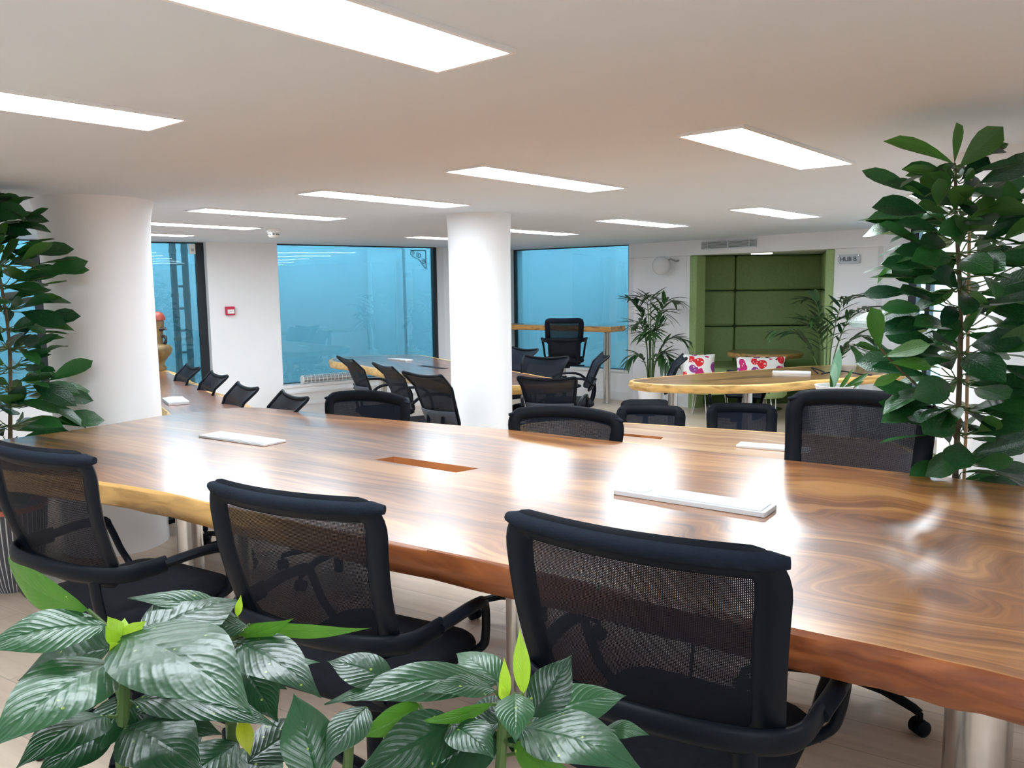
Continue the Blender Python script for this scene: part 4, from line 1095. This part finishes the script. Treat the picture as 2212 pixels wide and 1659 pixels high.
# ================================================================== PLANTS
def leaf_mesh(name, m, nu=4, nv=6, wid=0.42, droop=0.25, fold=0.25, obov=0.15, wave=0.0, seed=0, blunt=0.72):
    """a leaf of length 1 along +y with its upper face to +z"""
    rnd = random.Random(seed); ph = rnd.uniform(0, 6)
    def fn(u, v):
        s = u * 2 - 1
        q = min(1.0, max(0.0, v))
        prof = max(0.0, math.sin(PI * q ** (1.0 + obov * 2)) ) ** blunt
        prof = max(prof, 0.03 if v < 0.999 else 0.004)
        x = s * wid / 2 * prof
        z = -droop * v * v + fold * abs(x) + wave * math.sin(9 * v + ph + s) * abs(s)
        return (x, v - 0.18 * droop * v * v, z)
    return MB().grid(fn, nu, nv).mesh(name, m, 180)

def aim(o, base_, tip, hint=(0, 0, 1), width=1.0):
    """stand a leaf of length 1 at base_ pointing to tip, upper face towards hint"""
    b_ = Vector(base_); d = Vector(tip) - b_; L_ = d.length
    y = d.normalized(); x = y.cross(Vector(hint))
    if x.length < 1e-3: x = y.cross(V(0.3, 0.9, 0.1))
    x.normalize(); z = x.cross(y)
    R = Matrix((x * L_ * width, y * L_, z * L_)).transposed().to_4x4()
    o.matrix_basis = Matrix.Translation(b_) @ R
    return o

FICUS = [leaf_mesh('ficus_leaf_%d' % k, M['leaf_ficus'], droop=d_, fold=f_, wid=w_, seed=k, obov=0.25, blunt=0.6) for k, (d_, f_, w_) in enumerate(((0.10, 0.15, 0.40), (0.28, 0.3, 0.42), (0.45, 0.2, 0.38), (-0.05, 0.35, 0.36)))]
FICUST = [leaf_mesh('ficus_young_%d' % k, M['leaf_ficus_top'], droop=d_, fold=0.22, wid=0.42, seed=k + 9, obov=0.38, blunt=0.55) for k, d_ in enumerate((0.05, 0.22))]

def striped_pot(parent, r=0.17, h_=0.44):
    o = MB().lathe([(r * 0.55, 0), (r * 0.66, 0.04), (r * 0.86, h_ * 0.4), (r * 0.97, h_ * 0.75), (r, h_ - 0.025)], 40).obj('pot', M['stripes'], parent, smooth=60)
    MB().lathe([(r, h_ - 0.026), (r * 1.03, h_ - 0.012), (r * 1.02, h_), (r * 0.92, h_), (r * 0.9, h_ - 0.05)], 40, cap=False).obj('rim', M['terracotta'], o, smooth=60)
    tag(o.children[0], 'terracotta coloured rim')
    MB().lathe([(0.001, h_ - 0.04), (r * 0.93, h_ - 0.04)], 32, cap=False).obj('soil', M['soil'], o, smooth=0)

def ficus(loc, label, stem, n_whorl, rad_fn, seed, extra=(), z0=0.5, avoid=None):
    t = thing('potted_ficus', loc, label, 'potted plant')
    striped_pot(t)
    rnd = random.Random(seed)
    L_ = Vector(loc)
    S = smooth_open([Vector(p) - L_ for p in stem], 8)
    MB().tube(S, [lerp(0.012, 0.004, k / (len(S) - 1)) for k in range(len(S))], 8).obj('stem', M['stem_brown'], t)
    def at_s(q):
        f = q * (len(S) - 1); i = min(int(f), len(S) - 2); return S[i].lerp(S[i + 1], f - i)
    for b_, tp, w_ in extra:
        b_ = Vector(b_) - L_; tp = Vector(tp) - L_
        o = bpy.data.objects.new('leaf', FICUST[rnd.randrange(2)]); COL.objects.link(o); o.parent = t
        ln = (tp - b_).length
        aim(o, b_, tp, (rnd.uniform(-0.2, 0.2), -0.75, 0.45), w_ / (ln * 0.40))
        q = min(range(len(S)), key=lambda k: (S[k] - b_).length)
        if (S[q] - b_).length > 0.02: MB().tube([S[q], b_.lerp(S[q], 0.4) - V(0, 0, 0.006), b_], 0.0025, 5).obj('leaf_stalk', M['stem'], t)
    ang = rnd.uniform(0, 6)
    tw = MB(); cnt = 0
    for k in range(n_whorl):
        q = lerp(z0, 1.0, k / max(1, n_whorl - 1)); p0 = at_s(min(q, 0.995))
        rad, num, lo = rad_fn(q)
        for j in range(num):
            ang += 2.4 + rnd.uniform(-0.25, 0.25)
            r_ = rad * rnd.uniform(0.12, 1.05)
            c, s_ = math.cos(ang), math.sin(ang)
            el = rnd.uniform(-0.15, 0.55) + 0.35 * (q - 0.6)
            e0 = p0 + V(c * r_ * 0.55, s_ * r_ * 0.55, r_ * 0.25 * el + rnd.uniform(-0.03, 0.03))
            ll = lo * rnd.uniform(0.75, 1.15)
            e1 = e0 + V(c * math.cos(el), s_ * math.cos(el), math.sin(el) * 0.9) * ll + V(rnd.uniform(-1, 1), rnd.uniform(-1, 1), rnd.uniform(-0.6, 0.6)) * ll * 0.3
            if avoid and any(avoid(L_ + e0.lerp(e1, f_)) for f_ in (0.5, 1.0, 1.12)): continue
            tw.tube([p0, p0.lerp(e0, 0.5) + V(0, 0, -0.01), e0], 0.0022, 5)
            o = bpy.data.objects.new('leaf', FICUS[rnd.randrange(4)]); COL.objects.link(o); o.parent = t
            aim(o, e0, e1, (rnd.uniform(-0.6, 0.6), rnd.uniform(-1.3, 0.15), rnd.uniform(0.3, 1)), rnd.uniform(0.95, 1.25)); cnt += 1
    tw.obj('twigs', M['stem'], t)
    t.children[-1]['kind'] = 'stuff'
    return t

# tall plant on the right, leaning on its cane
FR = [((1.392, 2.581, 1.858), (1.163, 2.491, 1.955), 0.058), ((1.378, 2.562, 1.864), (1.347, 2.494, 1.973), 0.06), ((1.392, 2.56, 1.849), (1.482, 2.493, 1.961), 0.075), ((1.42, 2.612, 1.865), (1.616, 2.673, 1.947), 0.038), ((1.394, 2.576, 1.815), (1.219, 2.511, 1.864), 0.038), ((1.378, 2.556, 1.818), (1.333, 2.52, 1.853), 0.034), ((1.383, 2.556, 1.815), (1.384, 2.518, 1.835), 0.032), ((1.298, 2.495, 1.729), (1.278, 2.454, 1.805), 0.056), ((1.386, 2.594, 1.712), (1.258, 2.527, 1.741), 0.047), ((1.436, 2.591, 1.685), (1.503, 2.55, 1.763), 0.05), ((1.391, 2.531, 1.608), (1.376, 2.543, 1.707), 0.075), ((1.451, 2.643, 1.704), (1.496, 2.698, 1.743), 0.039), ((1.285, 2.549, 1.761), (1.201, 2.502, 1.789), 0.023)]
def rad_r(q):
    if q > 0.86: return 0.10, 3, 0.13
    if q > 0.72: return 0.20, 10, 0.16
    if q > 0.5: return 0.29, 16, 0.17
    return 0.25, 18, 0.185
def in_table1(p):
    if p.z < 1.12 and abs((p.x - 1.325) * 0.55 + (p.y - 3.045) * 0.83) < 0.09 and p.x < 1.62: return True
    return 0.70 < p.z < 0.86 and ((p.x - 1.466) * 0.585 + (p.y - 2.808) * 0.81) < 0.03
pr_ = ficus((1.63, 2.93, 0), 'tall glossy leafy plant tied to a cane on the right, reaching the ceiling',
            [(1.63, 2.93, 0.40), (1.60, 2.86, 0.80), (1.54, 2.77, 1.35), (1.448, 2.662, 1.69), (1.392, 2.581, 1.858)], 20, rad_r, 5, FR, 0.20, in_table1)
L_ = Vector((1.63, 2.93, 0))
MB().tube([V(1.66, 2.90, 0.40) - L_, V(1.608, 2.823, 1.03) - L_, V(1.484, 2.664, 1.878) - L_], 0.0055, 8).obj('support_cane', M['cane'], pr_)
# the branch that reaches out to the left
br = smooth_open([V(1.56, 2.80, 0.95) - L_, V(1.44, 2.76, 1.10) - L_, V(1.30, 2.72, 1.22) - L_, V(1.22, 2.70, 1.30) - L_], 4)
MB().tube(br, 0.004, 6).obj('branch', M['stem_brown'], pr_)
for b_, tp, w_, k in (((1.235, 2.70, 1.275), (1.19, 2.67, 1.42), 1.25, 0), ((1.24, 2.70, 1.27), (1.14, 2.66, 1.30), 0.7, 0), ((1.27, 2.71, 1.23), (1.40, 2.66, 1.235), 0.9, 1), ((1.25, 2.71, 1.25), (1.36, 2.62, 1.30), 1.0, 0), ((1.33, 2.73, 1.19), (1.22, 2.68, 1.17), 0.7, 1)):
    o = bpy.data.objects.new('leaf', FICUST[k]); COL.objects.link(o); o.parent = pr_
    aim(o, V(*b_) - L_, V(*tp) - L_, (0.1, -0.8, 0.6), w_)

def rad_l(q):
    if q > 0.9: return 0.10, 4, 0.14
    if q > 0.7: return 0.25, 15, 0.18
    return 0.34, 19, 0.19
def in_left(p):
    if (p.x + 2.37) ** 2 + (p.y - 4.72) ** 2 < 0.33 ** 2: return True
    return 0.66 < p.z < 0.86 and ((p.x + 2.19) * -0.86 + (p.y - 3.945) * 0.51) < 0.03
ficus((-2.56, 4.00, 0), 'tall glossy leafy plant in striped pot at left edge, in front of the column',
      [(-2.56, 4.00, 0.40), (-2.53, 4.02, 0.85), (-2.50, 4.02, 1.30), (-2.53, 4.00, 1.75), (-2.58, 3.98, 1.93)], 18, rad_l, 8,
      [((-2.56, 3.99, 1.90), (-2.44, 3.95, 1.985), 0.035), ((-2.56, 3.98, 1.85), (-2.43, 3.96, 1.90), 0.045), ((-2.50, 3.98, 1.70), (-2.42, 3.95, 1.84), 0.065), ((-2.49, 3.98, 1.64), (-2.36, 3.93, 1.76), 0.06)], 0.08, in_left)

# kentia palms
PLF = [leaf_mesh('palm_leaflet_%d' % k, M['leaf_palm'], nu=2, nv=5, wid=w_, droop=d_, fold=0.3, obov=-0.1) for k, (w_, d_) in enumerate(((0.17, 0.25), (0.16, 0.5), (0.18, 0.1)))]
def palm(loc, label, fronds, seed, nl=11, pot_h=0.34):
    t = thing('kentia_palm', loc, label, 'potted plant')
    po = MB().lathe([(0.12, 0), (0.15, pot_h - 0.02), (0.16, pot_h), (0.145, pot_h), (0.14, pot_h - 0.03)], 28, cap=False).obj('pot', M['white_plastic'], t, smooth=60)
    MB().lathe([(0.001, pot_h - 0.03), (0.142, pot_h - 0.03)], 24, cap=False).obj('soil', M['soil'], po, smooth=0)
    rnd = random.Random(seed)
    for (az, reach, top, tipz) in fronds:
        c, s_ = math.cos(az), math.sin(az)
        b_ = V(c * 0.03, s_ * 0.03, pot_h - 0.03)
        path = smooth_open([b_, V(c * reach * 0.16, s_ * reach * 0.16, lerp(pot_h, top, 0.55)), V(c * reach * 0.5, s_ * reach * 0.5, top), V(c * reach, s_ * reach, tipz)], 7)
        n = len(path)
        fr = MB().tube(path, [lerp(0.008, 0.0025, k / (n - 1)) for k in range(n)], 6).obj('frond', M['stem'], t)
        for k in range(nl * 2):
            q = 0.42 + 0.56 * (k // 2) / (nl - 1); sd = 1 if k % 2 else -1
            f = q * (n - 1); i = min(int(f), n - 2); p = path[i].lerp(path[i + 1], f - i); tg = (path[i + 1] - path[i]).normalized()
            side = tg.cross(V(0, 0, 1))
            if side.length < 0.1: side = V(-s_, c, 0)
            side.normalize()
            ln = 0.27 * math.sin(PI * (0.18 + 0.72 * (q - 0.42) / 0.58)) * rnd.uniform(0.85, 1.15)
            d = (tg * 0.75 + side * sd * 0.75 + V(0, 0, rnd.uniform(-0.25, 0.15))).normalized()
            o = bpy.data.objects.new('leaflet', PLF[rnd.randrange(3)]); COL.objects.link(o); o.parent = fr
            aim(o, p, p + d * ln, (0, 0, 1))
    return t
palm((1.62, 9.40, 0), 'kentia palm in white pot against wall left of the green booth',
     [(2.6, 0.30, 1.25, 1.36), (0.3, 0.36, 1.28, 1.30), (-1.2, 0.35, 1.20, 1.12), (4.4, 0.36, 0.95, 0.92), (1.8, 0.2, 1.28, 1.38), (-1.7, 0.3, 1.0, 0.95), (-0.2, 0.42, 0.88, 0.86), (2.2, 0.32, 1.05, 1.0), (1.4, 0.25, 1.32, 1.36), (5.2, 0.38, 0.72, 0.58), (3.4, 0.30, 0.70, 0.62), (-0.5, 0.30, 0.72, 0.60)], 3)
palm((2.98, 7.62, 0), 'kentia palm with arching fronds right of the green booth, behind yellow-edged table',
     [(0.15, 0.52, 1.22, 1.24), (0.6, 0.42, 1.30, 1.38), (2.9, 0.50, 1.02, 1.05), (-0.3, 0.50, 1.0, 0.90), (3.6, 0.30, 1.10, 1.20), (5.4, 0.46, 0.92, 0.72), (2.4, 0.22, 1.30, 1.35), (1.2, 0.3, 1.1, 1.2)], 6, 12)

# small pale plant in a white planter
t = thing('snake_plant', (2.22, 5.52, 0), 'small plant with upright pale leaves in white planter behind the tall navy chair', 'potted plant')
po = MB().lathe([(0.10, 0), (0.12, 0.78), (0.13, 0.80), (0.115, 0.80), (0.11, 0.77)], 28, cap=False).obj('planter', M['white_plastic'], t, smooth=60)
MB().lathe([(0.001, 0.77), (0.112, 0.77)], 24, cap=False).obj('soil', M['soil'], po, smooth=0)
SNK = leaf_mesh('snake_leaf', M['leaf_pale'], nu=3, nv=6, wid=0.24, droop=-0.06, fold=0.5, obov=-0.05)
SNG = leaf_mesh('snake_leaf_green', M['leaf_ficus_top'], nu=3, nv=6, wid=0.16, droop=0.2, fold=0.5, obov=-0.1)
for (bx, by, tx, ty, tz, me) in ((-0.02, 0, 0.02, 0.0, 1.06, SNK), (-0.03, -0.03, -0.03, -0.06, 0.97, SNK), (0.03, 0, 0.14, 0.0, 0.92, SNG), (0.04, -0.03, 0.25, -0.03, 0.90, SNG), (0.0, 0.03, 0.08, 0.1, 0.95, SNG), (-0.04, -0.05, -0.06, -0.10, 0.88, SNG), (0.05, -0.04, 0.18, -0.08, 0.84, SNG)):
    o = bpy.data.objects.new('leaf', me); COL.objects.link(o); o.parent = t
    aim(o, (bx, by, 0.765), (tx, ty, tz), (0.0, -1, 0.3))

# aucuba shrubs right in front of the camera
AUC = {
 'A': [
  ((-0.436, 0.824, 1.147), (-0.538, 0.763, 1.146), 0.045, 0),
  ((-0.455, 0.826, 1.164), (-0.595, 0.920, 1.192), 0.042, 1),
  ((-0.410, 0.841, 1.122), (-0.339, 0.961, 1.117), 0.051, 0),
  ((-0.333, 0.939, 1.099), (-0.441, 0.885, 1.153), 0.033, 0),
  ((-0.321, 0.929, 1.099), (-0.396, 0.861, 1.125), 0.029, 2),
  ((-0.419, 0.822, 1.135), (-0.240, 0.699, 1.112), 0.069, 0),
  ((-0.426, 0.819, 1.109), (-0.473, 0.676, 1.094), 0.061, 0),
  ((-0.435, 0.812, 1.051), (-0.461, 0.693, 1.065), 0.034, 0),
  ((-0.414, 0.811, 1.040), (-0.294, 0.711, 1.050), 0.044, 2),
  ((-0.418, 0.833, 1.057), (-0.247, 0.792, 1.048), 0.037, 0),
  ((-0.425, 0.850, 1.034), (-0.328, 0.847, 1.009), 0.046, 2),
  ((-0.439, 0.830, 1.034), (-0.480, 0.748, 1.018), 0.043, 2),
  ((-0.446, 0.854, 1.065), (-0.558, 0.898, 1.014), 0.053, 2),
  ((-0.433, 0.853, 1.054), (-0.441, 0.788, 1.018), 0.045, 2),
  ((-0.430, 0.856, 1.080), (-0.409, 0.952, 1.038), 0.044, 2),
  ((-0.450, 0.859, 1.106), (-0.585, 0.902, 1.047), 0.058, 2),
  ((-0.419, 0.822, 1.135), (-0.434, 0.825, 1.157), 0.017, 3),
  ((-0.418, 0.822, 1.134), (-0.392, 0.824, 1.152), 0.016, 3),
  ((-0.418, 0.812, 1.130), (-0.426, 0.804, 1.155), 0.013, 3),
  ((-0.417, 0.811, 1.123), (-0.417, 0.793, 1.143), 0.013, 3),
  ((-0.419, 0.822, 1.133), (-0.425, 0.844, 1.147), 0.013, 3),
 ],
 'B': [
  ((-0.322, 0.939, 1.097), (-0.174, 0.938, 1.091), 0.019, 1),
  ((-0.341, 0.927, 1.081), (-0.212, 0.833, 1.058), 0.047, 0),
  ((-0.330, 0.927, 1.089), (-0.260, 0.911, 1.116), 0.023, 1),
  ((-0.347, 0.953, 1.049), (-0.283, 0.948, 1.008), 0.052, 2),
  ((-0.345, 0.953, 1.046), (-0.280, 0.896, 0.995), 0.053, 2),
  ((-0.337, 0.940, 1.107), (-0.332, 0.943, 1.133), 0.009, 3),
  ((-0.314, 0.951, 1.031), (-0.247, 0.971, 1.032), 0.021, 0),
  ((-0.327, 0.906, 0.994), (-0.310, 0.882, 0.961), 0.020, 4),
  ((-0.347, 0.952, 1.037), (-0.417, 0.997, 0.997), 0.041, 2),
  ((-0.332, 0.916, 1.078), (-0.315, 0.905, 1.071), 0.012, 1),
 ],
 'C': [
  ((-0.020, 0.854, 1.062), (-0.204, 0.813, 1.061), 0.043, 0),
  ((-0.015, 0.872, 1.050), (-0.072, 0.934, 1.059), 0.033, 0),
  ((-0.023, 0.834, 1.064), (-0.097, 0.796, 1.082), 0.023, 0),
  ((-0.026, 0.813, 1.059), (-0.103, 0.773, 1.063), 0.016, 1),
  ((0.018, 0.821, 1.040), (0.063, 0.857, 1.092), 0.050, 2.5),
  ((0.017, 0.830, 1.028), (0.126, 0.871, 1.036), 0.048, 0),
  ((0.005, 0.810, 1.032), (0.120, 0.711, 1.045), 0.051, 0),
  ((0.098, 0.847, 1.009), (0.145, 0.828, 1.013), 0.020, 0),
  ((-0.001, 0.795, 1.080), (-0.001, 0.733, 1.062), 0.034, 0),
  ((-0.011, 0.823, 1.058), (-0.012, 0.829, 1.104), 0.013, 3),
  ((0.008, 0.824, 1.065), (0.005, 0.842, 1.131), 0.019, 3),
  ((-0.010, 0.823, 1.057), (-0.018, 0.816, 1.081), 0.011, 3),
  ((-0.064, 0.811, 1.040), (-0.149, 0.692, 1.058), 0.057, 2.5),
  ((-0.067, 0.792, 1.049), (-0.021, 0.731, 1.047), 0.037, 0),
  ((-0.196, 0.747, 1.015), (-0.231, 0.796, 1.083), 0.059, 0),
  ((-0.155, 0.794, 1.068), (-0.186, 0.731, 1.043), 0.035, 0),
  ((-0.103, 0.813, 1.060), (-0.165, 0.771, 1.048), 0.030, 1),
  ((-0.003, 0.808, 1.015), (0.066, 0.747, 1.012), 0.038, 1),
  ((-0.018, 0.849, 1.018), (-0.082, 0.865, 0.988), 0.052, 2),
  ((-0.134, 0.835, 1.072), (-0.210, 0.857, 1.088), 0.040, 0),
  ((-0.013, 0.847, 1.008), (0.033, 0.844, 0.977), 0.046, 2),
  ((-0.023, 0.847, 1.008), (-0.104, 0.785, 0.994), 0.055, 2),
  ((-0.018, 0.869, 1.018), (-0.064, 0.925, 0.987), 0.033, 2),
 ],
}
NOSE = V(0, 0, 1.5)
def auc_leaf(parent, loc, base_, tip, wid, kind, rnd):
    b_ = Vector(base_); e = Vector(tip); d = e - b_; ln = d.length; y = d.normalized()
    cam_dir = (NOSE - (b_ + e) / 2).normalized()
    if kind in (1,): hint = cam_dir * 0.8 + V(0, 0, -0.35)
    elif kind == 2.5: hint = cam_dir
    elif kind == 3: hint = cam_dir
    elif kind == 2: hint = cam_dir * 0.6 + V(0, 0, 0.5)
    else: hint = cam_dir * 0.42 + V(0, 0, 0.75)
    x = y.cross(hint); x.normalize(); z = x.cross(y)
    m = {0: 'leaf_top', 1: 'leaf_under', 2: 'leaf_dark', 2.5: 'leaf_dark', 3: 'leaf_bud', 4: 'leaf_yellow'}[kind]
    arch_ = ln * (0.12 if kind in (0, 1) else 0.07)
    ph = rnd.uniform(0, 6); vis = max(0.45, abs(z.dot(cam_dir)))
    w_ = wid / (vis if kind in (0, 2) else 1.0) ** 0.8
    w_ = min(w_, ln * 0.62)
    ser = 0.05 if kind in (3, 4) else 0.012
    def fn(u, v):
        s = u * 2 - 1
        prof = math.sin(PI * min(1, v ** 0.80)) ** (0.85 if v < 0.45 else 1.25) if 0 < v < 1 else 0.0
        prof *= 1 + ser * math.sin(v * 44)
        prof = max(prof, 0.035 if v < 0.5 else 0.002)
        xx = s * w_ / 2 * prof
        zz = arch_ * 4 * v * (1 - v) * 0.8 + 0.16 * abs(xx) * (1 - 1.2 * abs(s)) + 0.020 * w_ * math.sin(v * 11 + ph + 1.5 * s) * abs(s) - 0.012 * w_ * math.cos(22 * (v - 0.35 * abs(s))) * (1 - abs(s)) * 0.5
        return b_ + x * xx + y * (v * ln) + z * zz - loc
    MB().grid(fn, 8, 14).obj('leaf', M[m], parent, smooth=180)

def shrub(loc, label, stems, leaves, seed):
    loc = Vector(loc)
    t = thing('aucuba_shrub', loc, label, 'potted plant')
    rnd = random.Random(seed)
    po = MB().lathe([(0.10, 0), (0.125, 0.02), (0.15, 0.62), (0.155, 0.66), (0.14, 0.66), (0.135, 0.60)], 32, cap=False).obj('planter', M['grey_plastic'], t, smooth=60)
    MB().lathe([(0.001, 0.61), (0.137, 0.61)], 24, cap=False).obj('soil', M['soil'], po, smooth=0)
    S = []
    for pts in stems:
        sm = smooth_open([Vector(p) - loc for p in pts], 6); S += sm
        MB().tube(sm, [lerp(0.0085, 0.005, k / (len(sm) - 1)) for k in range(len(sm))], 8).obj('stem', M['stem'], t)
    for (b_, e, w_, kind) in leaves:
        auc_leaf(t, loc, b_, e, w_, kind, rnd)
        p = Vector(b_) - loc
        q = min(S, key=lambda s_: (s_ - p).length + (0.02 if s_.z > p.z else 0))
        if (q - p).length > 0.006: MB().tube([q, q.lerp(p, 0.5) - V(0, 0, 0.004), p], 0.0022, 5).obj('leaf_stalk', M['stem'], t)
    # older leaves lower on the stems
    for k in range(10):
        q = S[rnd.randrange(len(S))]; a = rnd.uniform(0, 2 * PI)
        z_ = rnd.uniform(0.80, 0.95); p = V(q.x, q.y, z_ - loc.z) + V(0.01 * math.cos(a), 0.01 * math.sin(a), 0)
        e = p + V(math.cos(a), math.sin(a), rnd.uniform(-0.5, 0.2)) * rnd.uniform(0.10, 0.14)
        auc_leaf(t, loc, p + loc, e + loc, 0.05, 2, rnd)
    return t
shrub((-0.43, 0.84, 0), 'glossy green leafy shrub at the bottom left corner, nearest the camera',
      [[(-0.43, 0.84, 0.60), (-0.428, 0.82, 0.95), (-0.424, 0.83, 1.08), (-0.4225, 0.832, 1.135)]], AUC['A'], 1)
shrub((-0.36, 1.16, 0), 'thin leafy shrub between the bottom left shrub and middle black chair',
      [[(-0.36, 1.10, 0.60), (-0.353, 0.95, 0.92), (-0.345, 0.94, 1.03), (-0.337, 0.939, 1.10)]], AUC['B'], 2)
shrub((-0.05, 0.84, 0), 'glossy green leafy shrub with bright buds at bottom middle, before nearest black chair',
      [[(-0.03, 0.84, 0.60), (-0.02, 0.826, 0.93), (-0.012, 0.832, 1.055)], [(-0.05, 0.84, 0.60), (-0.10, 0.80, 0.9), (-0.08, 0.80, 1.03)], [(-0.08, 0.82, 0.60), (-0.17, 0.78, 0.9), (-0.17, 0.77, 1.04)]], AUC['C'], 3)

# ================================================================== SMALL THINGS
t = thing('carved_ornament', (-3.30, 7.55, 0.76), 'carved wooden bird figure with red cap on the far left table end', 'ornament')
MB().lathe([(0.05, 0), (0.06, 0.02), (0.04, 0.06), (0.05, 0.09), (0.10, 0.15), (0.12, 0.20), (0.10, 0.235), (0.045, 0.25)], 20).obj('body', M['carved'], t, smooth=60)
MB().tube(smooth_open([(0.05, 0, 0.24), (0.075, -0.01, 0.28), (0.06, 0, 0.32), (0.02, 0, 0.31)], 4), 0.014, 8).obj('handle', M['carved_dark'], t)
MB().lathe([(0.042, 0.24), (0.038, 0.32), (0.05, 0.38), (0.06, 0.45), (0.045, 0.50)], 18).obj('neck', M['carved'], t, smooth=60)
MB().tube([(0.03, -0.02, 0.385), (0.085, -0.04, 0.395), (0.105, -0.05, 0.38)], [0.022, 0.014, 0.004], 8).obj('beak', M['carved_dark'], t)
MB().lathe([(0.072, 0.47), (0.07, 0.50), (0.05, 0.535), (0.02, 0.55)], 18).obj('cap', M['carved_red'], t, smooth=60)

def cable(name, pts, r, lab):
    return tag(MB().tube(smooth_open(pts, 6), r, 6).obj(name, M['black_plastic']), lab, 'cable')
cable('power_cable', [(-1.30, 3.15, 0.725), (-1.26, 3.13, 0.70), (-1.30, 3.08, 0.66), (-1.38, 3.12, 0.66), (-1.34, 3.2, 0.70), (-1.22, 3.2, 0.712), (-1.18, 3.15, 0.69), (-1.21, 3.1, 0.665)], 0.005, 'black cable looped under the big table beside left black chair')
cable('power_cable', [(0.46, 2.2, 0.728), (0.50, 2.15, 0.60), (0.47, 2.05, 0.40), (0.52, 2.0, 0.2), (0.6, 2.1, 0.012), (0.9, 2.3, 0.006)], 0.005, 'black cable hanging from big table behind nearest black chair')
